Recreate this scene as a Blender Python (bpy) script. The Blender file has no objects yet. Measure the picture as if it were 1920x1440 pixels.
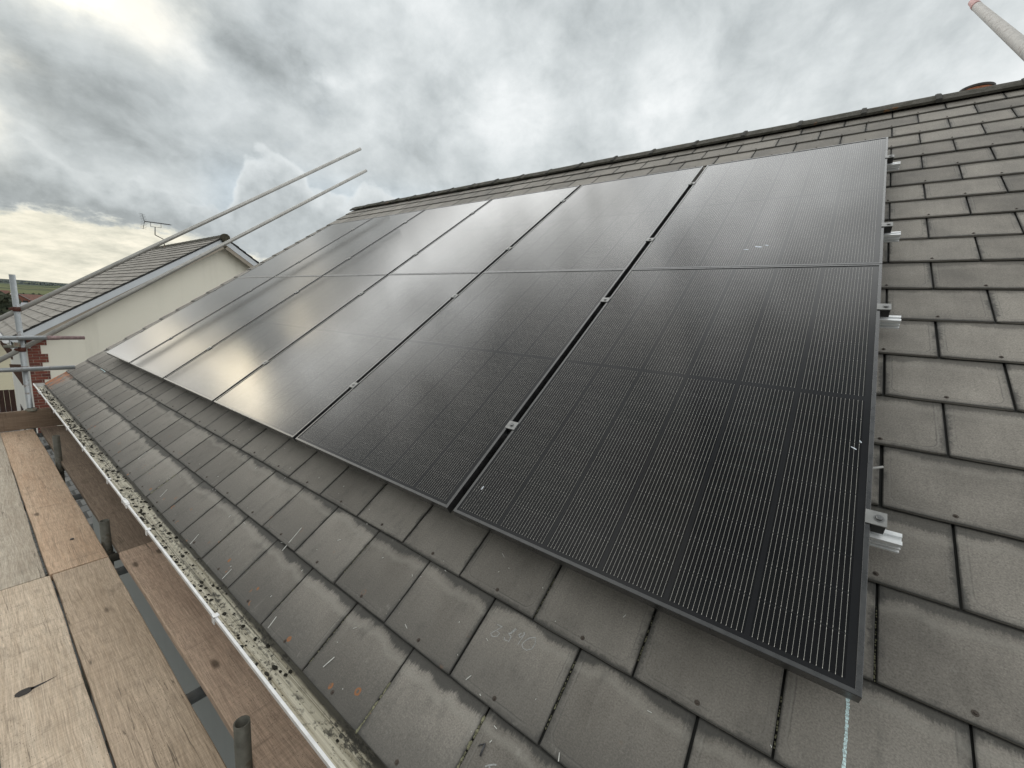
import bpy, bmesh, math, random
from mathutils import Vector, Matrix, noise as mnoise

S = bpy.context.scene
COL = S.collection
GZ = 5.4                                  # ground lies 5.4 m below the array's lower edge level
PIT = math.radians(35.5)
CP, SP = math.cos(PIT), math.sin(PIT)
V = Vector

def pl(a, b, n=0.0):
    """point on our roof: a along the ridge, b up the slope, n out of the panel face"""
    return V((b * CP - n * SP, a, GZ + b * SP + n * CP))
EA = V((0, 1, 0)); EB = V((CP, 0, SP)); EN = V((-SP, 0, CP))

# ------------------------------------------------------------------ mesh builder
class MB:
    def __init__(s):
        s.v = []; s.f = []; s.m = []; s.uv = {}; s.c = {}; s.sm = set()
    def face(s, pts, mi=0, uv=None, col=None, smooth=False):
        i0 = len(s.v); s.v += [V(p) for p in pts]
        s.f.append(tuple(range(i0, i0 + len(pts)))); k = len(s.f) - 1
        s.m.append(mi)
        if uv: s.uv[k] = uv
        if col: s.c[k] = col
        if smooth: s.sm.add(k)
    def idx(s, pts): 
        i0 = len(s.v); s.v += [V(p) for p in pts]; return i0
    def poly(s, ids, mi=0, smooth=False, uv=None, col=None):
        s.f.append(tuple(ids)); s.m.append(mi); k = len(s.f) - 1
        if smooth: s.sm.add(k)
        if uv: s.uv[k] = uv
        if col: s.c[k] = col
    def box(s, o, ax, ay, az, mi=0, col=None):
        o, ax, ay, az = V(o), V(ax), V(ay), V(az)
        if ax.cross(ay).dot(az) < 0: o, ax = o + ax, -ax
        p = [o, o+ax, o+ax+ay, o+ay, o+az, o+ax+az, o+ax+ay+az, o+ay+az]
        i = s.idx(p)
        for q in ((3,2,1,0),(4,5,6,7),(0,1,5,4),(1,2,6,5),(2,3,7,6),(3,0,4,7)):
            s.poly([i+k for k in q], mi, col=col)
    def cbox(s, c, sx, sy, sz, mi=0, X=V((1,0,0)), Y=V((0,1,0)), Z=V((0,0,1)), col=None):
        c = V(c); s.box(c - X*sx/2 - Y*sy/2 - Z*sz/2, X*sx, Y*sy, Z*sz, mi, col)
    def tube(s, p0, p1, r, seg=20, mi=0, inner=None, r1=None, cap=True, depth=0.3):
        p0, p1 = V(p0), V(p1); d = (p1 - p0).normalized(); r1 = r if r1 is None else r1
        u = d.orthogonal().normalized(); w = d.cross(u)
        def ring(p, rr): return s.idx([p + u*rr*math.cos(t) + w*rr*math.sin(t) for t in [2*math.pi*k/seg for k in range(seg)]])
        A, B = ring(p0, r), ring(p1, r1)
        for k in range(seg):
            n = (k+1) % seg
            s.poly([A+k, A+n, B+n, B+k], mi, True)
        if inner:
            for end, R, sg in ((p0, A, 1), (p1, B, -1)):
                q = ring(end, inner); z = ring(end + d*sg*depth, inner)
                for k in range(seg):
                    n = (k+1) % seg
                    f1 = [R+k, q+k, q+n, R+n]; f2 = [q+k, z+k, z+n, q+n]
                    if sg < 0: f1.reverse(); f2.reverse()
                    s.poly(f1, mi); s.poly(f2, mi, True)
                f3 = [z+k for k in range(seg)]
                if sg > 0: f3.reverse()
                s.poly(f3, mi)
        elif cap:
            s.poly([A+k for k in reversed(range(seg))], mi); s.poly([B+k for k in range(seg)], mi)
    def sweep(s, rings, closed=True, mi=0, smooth=False, cap=True):
        n = len(rings[0]); ids = [s.idx(r) for r in rings]
        for a, b in zip(ids[:-1], ids[1:]):
            for k in range(n if closed else n-1):
                m = (k+1) % n
                s.poly([a+k, a+m, b+m, b+k], mi, smooth)
        if cap and closed:
            s.poly([ids[0]+k for k in reversed(range(n))], mi); s.poly([ids[-1]+k for k in range(n)], mi)
    def build(s, name, mats, parent=None, origin=None, bevel=0, recalc=False, weld=False):
        if not isinstance(mats, (list, tuple)): mats = [mats]
        if parent is not None: o0 = world_of(parent)
        else: o0 = V(origin) if origin is not None else V((0,0,0))
        if parent is not None and origin is not None:
            off = V(origin) - o0
        else: off = V((0,0,0))
        base = o0 + off
        me = bpy.data.meshes.new(name)
        me.from_pydata([tuple(v - base) for v in s.v], [], s.f)
        me.polygons.foreach_set('material_index', s.m)
        for k in s.sm: me.polygons[k].use_smooth = True
        if s.uv:
            L = me.uv_layers.new(name='UVMap')
            for k, u in s.uv.items():
                for li, q in zip(me.polygons[k].loop_indices, u): L.data[li].uv = q
        if s.c:
            A = me.color_attributes.new('rnd', 'FLOAT_COLOR', 'CORNER')
            for k, c in s.c.items():
                for li in me.polygons[k].loop_indices: A.data[li].color = (c[0], c[1], c[2], 1)
        if weld or recalc or bevel:
            bm = bmesh.new(); bm.from_mesh(me)
            if weld: bmesh.ops.remove_doubles(bm, verts=bm.verts, dist=1e-5)
            if recalc: bmesh.ops.recalc_face_normals(bm, faces=bm.faces)
            if bevel: bmesh.ops.bevel(bm, geom=list(bm.edges), offset=bevel, segments=1, affect='EDGES', clamp_overlap=True)
            bm.to_mesh(me); bm.free()
        for m in mats: me.materials.append(m)
        ob = bpy.data.objects.new(name, me); COL.objects.link(ob)
        if parent is not None:
            ob.parent = parent; ob.location = off
        else: ob.location = base
        return ob

def world_of(o):
    p = V((0,0,0))
    while o is not None: p = p + o.location; o = o.parent
    return p
def tag(o, label, cat=None, group=None, kind=None):
    if label: o['label'] = label
    if cat: o['category'] = cat
    if group: o['group'] = group
    if kind: o['kind'] = kind
    return o
def thing(name, loc, label, cat, group=None):
    o = bpy.data.objects.new(name, None); COL.objects.link(o); o.location = V(loc); o.empty_display_size = .1
    return tag(o, label, cat, group)
def copy_tree(o, parent=None):
    c = o.copy(); COL.objects.link(c)
    if parent: c.parent = parent
    for ch in list(o.children): copy_tree(ch, c)
    return c

# ------------------------------------------------------------------ node helper
class NB:
    def __init__(s, nt): s.nt = nt; s.L = nt.links
    def n(s, t, **k):
        nd = s.nt.nodes.new('ShaderNode' + t)
        for a, b in k.items(): setattr(nd, a, b)
        return nd
    def put(s, sock, v):
        if hasattr(v, 'is_output') or isinstance(v, bpy.types.NodeSocket): s.L.new(v, sock)
        elif v is not None:
            if isinstance(v, (tuple, list)) and sock.type == 'RGBA' and len(v) == 3: v = (*v, 1)
            sock.default_value = v
    def m(s, op, a, b=None, c=None, clamp=False):
        nd = s.n('Math', operation=op); nd.use_clamp = clamp
        for i, x in enumerate((a, b, c)):
            if x is not None: s.put(nd.inputs[i], x)
        return nd.outputs[0]
    def add(s, a, b): return s.m('ADD', a, b)
    def mul(s, a, b): return s.m('MULTIPLY', a, b)
    def sub(s, a, b): return s.m('SUBTRACT', a, b)
    def ss(s, v, a, b, x=0.0, y=1.0):            # smoothstep from a..b to x..y
        nd = s.n('MapRange', interpolation_type='SMOOTHSTEP')
        s.put(nd.inputs[0], v); s.put(nd.inputs[1], a); s.put(nd.inputs[2], b); s.put(nd.inputs[3], x); s.put(nd.inputs[4], y)
        return nd.outputs[0]
    def lin(s, v, a, b, x=0.0, y=1.0):
        nd = s.n('MapRange'); nd.clamp = True
        s.put(nd.inputs[0], v); s.put(nd.inputs[1], a); s.put(nd.inputs[2], b); s.put(nd.inputs[3], x); s.put(nd.inputs[4], y)
        return nd.outputs[0]
    def mix(s, f, a, b, mode='MIX'):
        nd = s.n('Mix', data_type='RGBA', blend_type=mode)
        s.put(nd.inputs[0], f); s.put(nd.inputs[6], a); s.put(nd.inputs[7], b)
        return nd.outputs[2]
    def noise(s, vec, sc, det=4, rough=.55, dist=0.0, out=0):
        nd = s.n('TexNoise'); s.put(nd.inputs['Vector'], vec); s.put(nd.inputs['Scale'], sc)
        nd.inputs['Detail'].default_value = det; nd.inputs['Roughness'].default_value = rough; nd.inputs['Distortion'].default_value = dist
        return nd.outputs[out]
    def voro(s, vec, sc, feat='F1', out=0, rand=1.0):
        nd = s.n('TexVoronoi', feature=feat); s.put(nd.inputs['Vector'], vec); s.put(nd.inputs['Scale'], sc)
        nd.inputs['Randomness'].default_value = rand
        return nd.outputs[out]
    def scale(s, vec, sx, sy, sz, loc=(0,0,0)):
        nd = s.n('Mapping'); s.put(nd.inputs[0], vec); nd.inputs[1].default_value = loc; nd.inputs[3].default_value = (sx, sy, sz)
        return nd.outputs[0]
    def xyz(s, vec):
        nd = s.n('SeparateXYZ'); s.put(nd.inputs[0], vec); return nd.outputs
    def comb(s, x, y, z):
        nd = s.n('CombineXYZ')
        for i, q in enumerate((x, y, z)): s.put(nd.inputs[i], q)
        return nd.outputs[0]
    def tc(s, o='Object'): return s.n('TexCoord').outputs[o]
    def bump(s, h, strength=.3, dist=.01, nrm=None):
        nd = s.n('Bump'); s.put(nd.inputs['Height'], h); nd.inputs['Strength'].default_value = strength; nd.inputs['Distance'].default_value = dist
        if nrm is not None: s.put(nd.inputs['Normal'], nrm)
        return nd.outputs[0]

def material(name):
    m = bpy.data.materials.new(name); m.use_nodes = True
    nt = m.node_tree; b = nt.nodes['Principled BSDF']
    return m, NB(nt), b
def bs(b, k, v, nb):
    nb.put(b.inputs[k], v)

def mat_plain(name, col, rough=.6, metal=0.0, var=.15, sc=8, bump=.1, spec=.5, bsc=60, stretch=(1,1,1)):
    m, N, b = material(name)
    v = N.scale(N.tc(), *stretch)
    n = N.noise(v, sc, 5)
    f = N.lin(n, .3, .7, 1-var, 1+var)
    c = N.mix(1.0, (*col, 1), N.comb(f, f, f), 'MULTIPLY')
    bs(b, 'Base Color', c, N); bs(b, 'Roughness', rough, N); bs(b, 'Metallic', metal, N)
    b.inputs['Specular IOR Level'].default_value = spec
    if bump: bs(b, 'Normal', N.bump(N.noise(v, bsc, 4), bump, .004), N)
    return m

# ------------------------------------------------------------------ materials
def mat_slate(name='roof_slate', dark=1.0):
    m, N, b = material(name)
    uv = N.n('UVMap').outputs[0]
    u, v, _ = N.xyz(uv)
    rn = N.n('Attribute', attribute_name='rnd').outputs['Color']
    sep = N.n('SeparateColor'); N.put(sep.inputs[0], rn); r, g, bb = sep.outputs[0], sep.outputs[1], sep.outputs[2]
    ob = N.tc()
    off = N.comb(N.mul(r, 37.0), N.mul(g, 53.0), 0.0)
    lv = N.n('VectorMath', operation='ADD'); N.put(lv.inputs[0], uv); N.put(lv.inputs[1], off); lv = lv.outputs[0]
    big = N.noise(ob, 2.2, 4, .6)
    mid = N.noise(N.scale(lv, 5, 4, 1), 1.0, 3, .55)
    fine = N.noise(N.scale(lv, 1, 1, 1), 240, 3, .75)
    grit = N.noise(N.scale(lv, 1, 1, 1), 95, 3, .7)
    strk = N.noise(N.scale(lv, 60, 5, 1), 1.0, 4, .65)
    jag = N.noise(N.scale(lv, 60, 60, 1), 1.0, 4, .6)
    low = N.ss(bb, .0, .16, 1, 0)
    t = N.add(N.mul(r, .30), N.add(N.mul(mid, .95), N.mul(big, .22)))
    c = N.mix(N.lin(t, .44, .98), (.150, .137, .120, 1), (.325, .300, .267, 1))
    f = N.lin(strk, .3, .75, .94, 1.05); c = N.mix(1.0, c, N.comb(f, f, f), 'MULTIPLY')
    f = N.add(N.lin(fine, .32, .68, .70, 1.27), N.mul(N.sub(grit, .5), .55)); c = N.mix(1.0, c, N.comb(f, f, f), 'MULTIPLY')
    # hollow frame line inside the edges, darker worn rim
    side = N.m('MINIMUM', u, N.sub(.299, u))
    # rounded-rectangle distance so that the line turns the corners softly
    rx, ry = N.m('MAXIMUM', N.sub(.045, side), 0.0), N.m('MAXIMUM', N.sub(.045, v), 0.0)
    e = N.sub(.045, N.m('SQRT', N.add(N.mul(rx, rx), N.mul(ry, ry))))
    e2 = N.add(e, N.add(N.mul(N.sub(jag, .5), .006), N.mul(N.sub(mid, .5), .010)))
    vis = N.mul(N.lin(N.noise(lv, 9, 3), .36, .62, .22, 1.0), N.lin(N.m('FRACT', N.mul(g, 7.31)), .1, .8, .25, 1.0))
    c = N.mix(N.mul(N.mul(N.ss(e2, .014, .021, 1, 0), vis), .30), c, (.105, .101, .093, 1))
    ln = N.mul(N.ss(N.m('ABSOLUTE', N.sub(e2, .0195)), .0, .0024, 1, 0), vis)
    c = N.mix(N.mul(ln, .62), c, (.070, .068, .063, 1))
    ln2 = N.mul(N.ss(N.m('ABSOLUTE', N.sub(e2, .0150)), .0, .0030, 1, 0), vis)
    c = N.mix(N.mul(ln2, .40), c, (.30, .285, .26, 1))
    c = N.mix(N.mul(N.ss(N.add(N.m('MINIMUM', side, v), N.mul(N.sub(jag, .5), .006)), .0, .006, 1, 0), .8), c, (.045, .044, .041, 1))
    js = N.mul(N.ss(N.add(side, N.mul(N.sub(grit, .5), .030)), .004, .016, 1, 0), N.ss(N.noise(N.scale(lv, 3, 9, 1), 1.0, 3), .42, .60))
    c = N.mix(N.mul(js, .75), c, (.055, .053, .049, 1))
    tg = N.mul(N.ss(N.add(v, N.mul(N.sub(N.noise(N.scale(lv, 45, 30, 1), 1.0, 5, .7), .5), .034)), .003, .015, 1, 0), N.lin(N.noise(lv, 6, 2), .35, .62))
    c = N.mix(N.mul(tg, .72), c, (.048, .046, .042, 1))
    # damp dark band with a ragged lower border just under the course above
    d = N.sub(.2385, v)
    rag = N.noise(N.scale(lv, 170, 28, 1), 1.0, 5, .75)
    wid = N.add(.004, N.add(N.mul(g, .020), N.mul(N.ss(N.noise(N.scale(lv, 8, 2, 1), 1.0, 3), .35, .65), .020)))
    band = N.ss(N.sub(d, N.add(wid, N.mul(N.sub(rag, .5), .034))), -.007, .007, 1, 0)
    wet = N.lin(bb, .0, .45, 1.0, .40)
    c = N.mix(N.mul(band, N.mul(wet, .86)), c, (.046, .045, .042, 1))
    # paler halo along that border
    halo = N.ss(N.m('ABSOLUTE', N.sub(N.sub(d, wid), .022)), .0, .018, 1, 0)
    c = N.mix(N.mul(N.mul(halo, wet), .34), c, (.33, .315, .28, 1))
    c = N.mix(N.mul(N.ss(N.add(d, N.mul(N.sub(jag, .5), .004)), .002, .006, 1, 0), .9), c, (.022, .021, .019, 1))  # thin dark line paints the shadow under the tail above
    # grime creeping over the lowest courses, thickest near the tails
    gr = N.mul(low, N.ss(N.add(N.mul(N.sub(.16, v), 3.2), N.add(N.mul(mid, .9), N.mul(N.sub(grit, .5), .8))), .30, .95))
    c = N.mix(N.mul(gr, .66), c, (.062, .060, .056, 1))
    sm = N.mul(N.ss(N.noise(N.scale(lv, 13, 7, 1), 1.0, 6, .72), .52, .70), N.lin(bb, 0, .25, .75, .25))
    c = N.mix(N.mul(sm, .55), c, (.075, .072, .066, 1))
    pm = N.mul(N.ss(N.noise(N.scale(lv, 22, 16, 1), 1.0, 6, .75), .60, .74), .38)
    c = N.mix(pm, c, (.34, .325, .295, 1))
    # rain streaks
    rs = N.mul(N.ss(N.noise(N.scale(lv, 20, 2.4, 1), 1.0, 4, .7), .60, .74), N.lin(bb, 0, .3, .26, .10))
    c = N.mix(rs, c, (.30, .285, .26, 1))
    # pale lichen freckles
    vd = N.voro(lv, 70, 'F1', 0); pick = N.noise(lv, 5.0, 2)
    sp = N.mul(N.ss(vd, .05, .13, 1, 0), N.ss(pick, .62, .72))
    c = N.mix(N.mul(sp, .7), c, (.42, .41, .36, 1))
    # orange lichen rings near the eaves
    lo = N.voro(lv, 19, 'F1', 0); lo = N.add(lo, N.mul(N.sub(jag, .5), .12))
    ring = N.ss(N.m('ABSOLUTE', N.sub(lo, .16)), .02, .07, 1, 0)
    zone = N.mul(N.ss(N.noise(lv, 9.0, 2), .54, .60), N.ss(bb, .01, .06, 1, 0))
    zone = N.mul(zone, N.ss(v, .07, .13, 1, 0))
    c = N.mix(N.mul(N.mul(ring, zone), .85), c, (.31, .125, .045, 1))
    # rust bloom on the far corner slates
    ax = N.xyz(ob)[1]
    rust = N.mul(N.ss(ax, 3.75, 4.15), N.mul(N.ss(bb, .0, .05, 1, 0), N.ss(N.noise(ob, 9, 4, .7), .42, .58)))
    c = N.mix(N.mul(rust, .9), c, (.42, .13, .03, 1))
    # hidden heads lie in dirt; tail edges share the tone, painting their shadow line
    c = N.mix(N.ss(v, .240, .248), c, (.02, .02, .018, 1))
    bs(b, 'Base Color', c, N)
    bs(b, 'Roughness', N.lin(mid, .3, .7, .62, .8), N)
    b.inputs['Specular IOR Level'].default_value = .35
    h = N.add(N.mul(fine, .5), N.add(N.mul(grit, .5), N.mul(mid, .8)))
    bs(b, 'Normal', N.bump(h, .5, .003), N)
    return m

def mat_wood(name, ca, cb, seed, dark=(.05, .04, .03), knots=1.0, dirt=.5):
    m, N, b = material(name)
    v = N.scale(N.tc(), 1, 1, 1, (seed*1.37, seed*2.11, seed*.73))
    wob = N.n('VectorMath', operation='ADD'); N.put(wob.inputs[0], v)
    nv = N.noise(N.scale(v, 3, 1.2, 3), 1.0, 3, .5, out=1)
    sc = N.n('VectorMath', operation='SCALE'); N.put(sc.inputs[0], nv); sc.inputs['Scale'].default_value = .05
    N.put(wob.inputs[1], sc.outputs[0]); v2 = wob.outputs[0]
    grain = N.noise(N.scale(v2, 75, 2.2, 75), 1.0, 5, .65)
    fib = N.noise(N.scale(v2, 260, 11, 260), 1.0, 5, .75)
    tint = N.noise(N.scale(v, 7, 1.3, 7), 1.0, 4, .55)
    c = N.mix(N.lin(N.add(N.mul(tint, .50), N.mul(grain, .60)), .38, .70), (*ca, 1), (*cb, 1))
    dg = N.noise(N.scale(v2, 120, 1.5, 120), 1.0, 3, .6)
    c = N.mix(N.mul(N.ss(dg, .56, .70), .26), c, (dark[0]*2.2, dark[1]*2.2, dark[2]*2.2, 1))
    f = N.lin(fib, .32, .68, .64, 1.26); c = N.mix(1.0, c, N.comb(f, f, f), 'MULTIPLY')
    # cross stains where boards lay on tubes, saw marks
    cs = N.noise(N.scale(v, 4, 38, 4), 1.0, 4, .6)
    c = N.mix(N.mul(N.ss(cs, .58, .74), .32 * dirt / .5), c, (dark[0]*1.8, dark[1]*1.8, dark[2]*1.8, 1))
    blot = N.noise(N.scale(v, 11, 6, 11), 1.0, 6, .7)
    c = N.mix(N.mul(N.ss(blot, .55, .78), dirt), c, (dark[0]*1.6, dark[1]*1.6, dark[2]*1.6, 1))
    # drying cracks along the grain
    cr = N.noise(N.scale(v2, 30, .42, 30), 1.0, 2, .5)
    crm = N.mul(N.ss(N.m('ABSOLUTE', N.sub(cr, .5)), .001, .0075, 1, 0), N.ss(N.noise(N.scale(v, 9, .9, 9), 1.0, 3), .50, .62))
    c = N.mix(N.mul(crm, .62), c, (*dark, 1))
    saw = N.noise(N.scale(v, 2.5, 330, 2.5), 1.0, 3, .6)
    f = N.lin(saw, .35, .65, .90, 1.09); c = N.mix(1.0, c, N.comb(f, f, f), 'MULTIPLY')
    pit = N.voro(N.scale(v, 160, 46, 0), 1.0, 'F1', 0)
    c = N.mix(N.mul(N.mul(N.ss(pit, .10, .22, 1, 0), N.ss(tint, .42, .60)), .55), c, (*dark, 1))
    # knots
    kv = N.scale(v, 8.2, 3.1, 0.0)
    kd = N.voro(kv, 1.0, 'F1', 0); kc = N.voro(kv, 1.0, 'F1', 1)
    ks = N.n('SeparateColor'); N.put(ks.inputs[0], kc)
    km = N.mul(N.ss(N.add(kd, N.mul(N.sub(grain, .5), .10)), .05, .15, 1, 0), N.ss(ks.outputs[0], .45, .50))
    c = N.mix(N.mul(km, .8 * knots), c, (dark[0]*1.5, dark[1]*1.3, dark[2]*1.2, 1))
    bs(b, 'Base Color', c, N); bs(b, 'Roughness', .82, N)
    b.inputs['Specular IOR Level'].default_value = .25
    bs(b, 'Normal', N.bump(N.add(N.mul(grain, .6), N.sub(N.mul(fib, .6), N.mul(crm, 1.0))), .45, .004), N)
    return m

def mat_cells():
    """glass over half-cut cells: six columns of sixteen thin wires, nine rows each half. UV in metres."""
    m, N, b = material('solar_glass')
    uv = N.n('UVMap').outputs[0]; u, v, _ = N.xyz(uv)
    P = .0108
    x = N.m('DIVIDE', N.sub(u, .011 + P*1.0), P)               # in wire pitches; cell period 17
    xc = N.m('MODULO', N.add(x, 170.5), 17.0)                  # 0..17, wires at .5 .. 15.5
    wf = N.m('ABSOLUTE', N.sub(N.m('FRACT', xc), .5))          # 0 on the wire
    wire = N.ss(wf, .012, .029, 1, 0)
    incell = N.mul(N.m('LESS_THAN', xc, 16.0), N.mul(N.m('GREATER_THAN', x, -.5), N.m('LESS_THAN', x, 101.0)))
    # rows
    half = N.m('ABSOLUTE', N.sub(v, .881))                     # from the middle of the panel
    y = N.m('DIVIDE', N.sub(half, .008), .0948)
    yf = N.m('FRACT', N.add(y, 10.0))
    inrow = N.mul(N.m('GREATER_THAN', half, .0105), N.m('LESS_THAN', half, .858))
    ed = N.m('MINIMUM', yf, N.sub(1.0, yf))                    # distance to a row edge
    rowgap = N.ss(ed, .006, .012, 0, 1)
    pad = N.ss(N.m('ABSOLUTE', N.sub(ed, .055)), .008, .018, 1, 0)
    wide = N.mul(N.ss(wf, .024, .045, 1, 0), pad)
    cellm = N.mul(incell, inrow)
    w = N.mul(N.m('MAXIMUM', N.mul(wire, .80), N.mul(wide, 1.0)), N.mul(cellm, rowgap))
    cellc = N.mix(N.mul(cellm, rowgap), (.0120, .0122, .0140, 1), (.0032, .0034, .0044, 1))
    rib = N.noise(N.scale(uv, 300, 3, 1), 1.0, 2)
    c = N.mix(w, cellc, (.80, .77, .71, 1))
    # rain-dried dust over the whole glass and a few smears
    dust = N.noise(N.scale(uv, 14, 9, 1), 1.0, 6, .65)
    c = N.mix(N.lin(dust, .35, .8, .001, .014), c, (.40, .38, .35, 1))
    bs(b, 'Base Color', c, N); bs(b, 'Roughness', .5, N)
    b.inputs['Specular IOR Level'].default_value = .0
    b.inputs['Coat Weight'].default_value = 1.0
    b.inputs['Coat IOR'].default_value = COAT_IOR
    smr = N.noise(N.scale(uv, 5, 3, 1), 1.0, 4)
    bs(b, 'Coat Roughness', N.lin(smr, .3, .7, .085, .12), N)
    tex = N.noise(N.scale(uv, 420, 420, 1), 1.0, 2, .6)
    ripple = N.noise(N.scale(uv, 3.2, 2.2, 1), 1.0, 2)
    nb = N.bump(N.add(N.mul(tex, .010), N.mul(ripple, .25)), .18, .004)
    N.put(b.inputs['Coat Normal'], nb)
    return m
COAT_IOR = 1.38

def mat_metal(name, col, rough=.4, metal=.85, rust=0.0, rustcol=(.16, .055, .025), sc=18, wear=.25):
    m, N, b = material(name)
    v = N.tc()
    n = N.noise(v, sc, 5, .65); n2 = N.noise(v, sc*5, 4, .6)
    f = N.lin(n, .3, .7, 1-wear, 1+wear)
    c = N.mix(1.0, (*col, 1), N.comb(f, f, f), 'MULTIPLY')
    mt = metal
    if rust:
        rm = N.ss(N.add(n, N.mul(N.sub(n2, .5), .35)), .62 - rust*.35, .74 - rust*.3)
        c = N.mix(N.mul(rm, .85), c, (*rustcol, 1)); mt = N.mul(N.sub(1.0, rm), metal)
    bs(b, 'Base Color', c, N); bs(b, 'Metallic', mt, N)
    bs(b, 'Roughness', N.lin(n2, .3, .7, rough-.04, rough+.14), N)
    bs(b, 'Normal', N.bump(n2, .12, .002), N)
    return m

def mat_frame():
    m, N, b = material('black_frame')
    n = N.noise(N.scale(N.tc(), 30, 30, 30), 1.0, 4, .6)
    c = N.mix(N.lin(n, .35, .75), (.014, .014, .015, 1), (.034, .034, .035, 1))
    bs(b, 'Base Color', c, N); bs(b, 'Roughness', N.lin(n, .3, .7, .24, .34), N)
    b.inputs['IOR'].default_value = 1.9
    return m

def mat_gutter_in():
    m, N, b = material('gutter_grime_shade')
    v = N.tc()
    st = N.noise(N.scale(v, 110, 1.1, 110), 1.0, 5, .65)
    bl = N.noise(N.scale(v, 16, 5, 16), 1.0, 6, .7)
    c = N.mix(N.lin(st, .34, .64), (.27, .235, .16, 1), (.72, .68, .56, 1))
    c = N.mix(N.ss(bl, .60, .74), c, (.19, .175, .12, 1))
    dk = N.noise(N.scale(v, 190, .9, 190), 1.0, 3, .6)
    c = N.mix(N.mul(N.ss(dk, .57, .66), .75), c, (.07, .062, .038, 1))
    yy = N.xyz(v)[1]
    vd = N.voro(N.scale(v, 60, 42, 60), 1.0, 'F1', 0)
    dirt = N.noise(N.scale(v, 9, 3.2, 9), 1.0, 5, .7)
    far = N.lin(yy, -2.8, .2, .0, .15)
    gr2 = N.noise(N.scale(v, 75, 38, 75), 1.0, 5, .75)
    bk = N.mul(N.ss(N.add(gr2, N.mul(N.sub(bl, .5), .7)), .50, .62), N.ss(N.add(dirt, far), .44, .60))
    c = N.mix(N.mul(bk, .9), c, (.018, .017, .013, 1))
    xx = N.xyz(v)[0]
    c = N.mix(N.mul(N.ss(N.add(xx, N.mul(N.sub(bl, .5), .012)), .083, .091), .9), c, (.020, .018, .013, 1))  # back edge painted dark for the shade under the slate tails
    bs(b, 'Base Color', c, N); bs(b, 'Roughness', .6, N)
    bs(b, 'Normal', N.bump(N.add(st, N.mul(bk, .6)), .4, .003), N)
    return m

def mat_render_wall(name, col):
    m, N, b = material(name)
    v = N.tc(); n = N.noise(v, .7, 4); n2 = N.noise(v, 55, 4, .7)
    f = N.add(N.lin(n, .3, .7, .95, 1.03), N.mul(N.sub(n2, .5), .10))
    c = N.mix(1.0, (*col, 1), N.comb(f, f, f), 'MULTIPLY')
    rn = N.noise(N.scale(v, 2.6, 2.6, .22), 1.0, 5, .6)
    c = N.mix(N.mul(N.ss(rn, .52, .75), .22), c, (col[0]*.55, col[1]*.55, col[2]*.52, 1))
    bs(b, 'Base Color', c, N); bs(b, 'Roughness', .9, N)
    b.inputs['Specular IOR Level'].default_value = .2
    bs(b, 'Normal', N.bump(n2, .4, .006), N)
    return m

def mat_brick(name, axis='xz'):
    m, N, b = material(name)
    x, y, z = N.xyz(N.tc())
    v = N.comb(N.add(x, y), z, 0.0)
    nd = N.n('TexBrick'); N.put(nd.inputs['Vector'], v)
    nd.inputs['Color1'].default_value = (.20, .055, .035, 1); nd.inputs['Color2'].default_value = (.11, .035, .028, 1)
    nd.inputs['Mortar'].default_value = (.24, .19, .15, 1)
    nd.inputs['Scale'].default_value = 1.0; nd.inputs['Mortar Size'].default_value = .006
    nd.inputs['Brick Width'].default_value = .225; nd.inputs['Row Height'].default_value = .075
    n = N.noise(N.tc(), 26, 4); f = N.lin(n, .3, .7, .75, 1.2)
    bs(b, 'Base Color', N.mix(1.0, nd.outputs[0], N.comb(f, f, f), 'MULTIPLY'), N); bs(b, 'Roughness', .9, N)
    bs(b, 'Normal', N.bump(N.sub(N.mul(n, .3), nd.outputs[1]), .5, .006), N)
    return m

def mat_neighbour_slate():
    m, N, b = material('neighbour_slate')
    uv = N.n('UVMap').outputs[0]; u, v, _ = N.xyz(uv)
    row = N.m('FLOOR', N.m('DIVIDE', v, .2387))
    vf = N.mul(N.m('FRACT', N.m('DIVIDE', v, .2387)), .2387)
    us = N.m('DIVIDE', N.add(u, N.mul(row, .152)), .304)
    uf = N.mul(N.m('FRACT', us), .304); ui = N.m('FLOOR', us)
    wn = N.n('TexWhiteNoise'); N.put(wn.inputs['Vector'], N.comb(ui, row, 0.0)); r = wn.outputs[0]
    n = N.noise(N.tc(), 3.2, 5, .65)
    c = N.mix(N.lin(N.add(N.mul(r, .4), N.mul(n, .7)), .3, .85), (.245, .228, .208, 1), (.385, .360, .328, 1))
    joint = N.m('LESS_THAN', N.m('MINIMUM', uf, N.sub(.304, uf)), .004)
    c = N.mix(N.mul(joint, .75), c, (.05, .045, .04, 1))
    ms = N.voro(N.tc(), 5.5, 'F1', 0); zone = N.ss(N.noise(N.tc(), .9, 3), .47, .58)
    moss = N.mul(N.ss(N.add(ms, N.mul(N.sub(n, .5), .5)), .20, .34, 1, 0), zone)
    c = N.mix(N.mul(moss, .9), c, (.045, .042, .032, 1))
    bs(b, 'Base Color', c, N); bs(b, 'Roughness', .85, N)
    b.inputs['Specular IOR Level'].default_value = .25
    bs(b, 'Normal', N.bump(N.add(n, N.mul(moss, 1.0)), .4, .02), N)
    return m

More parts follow.
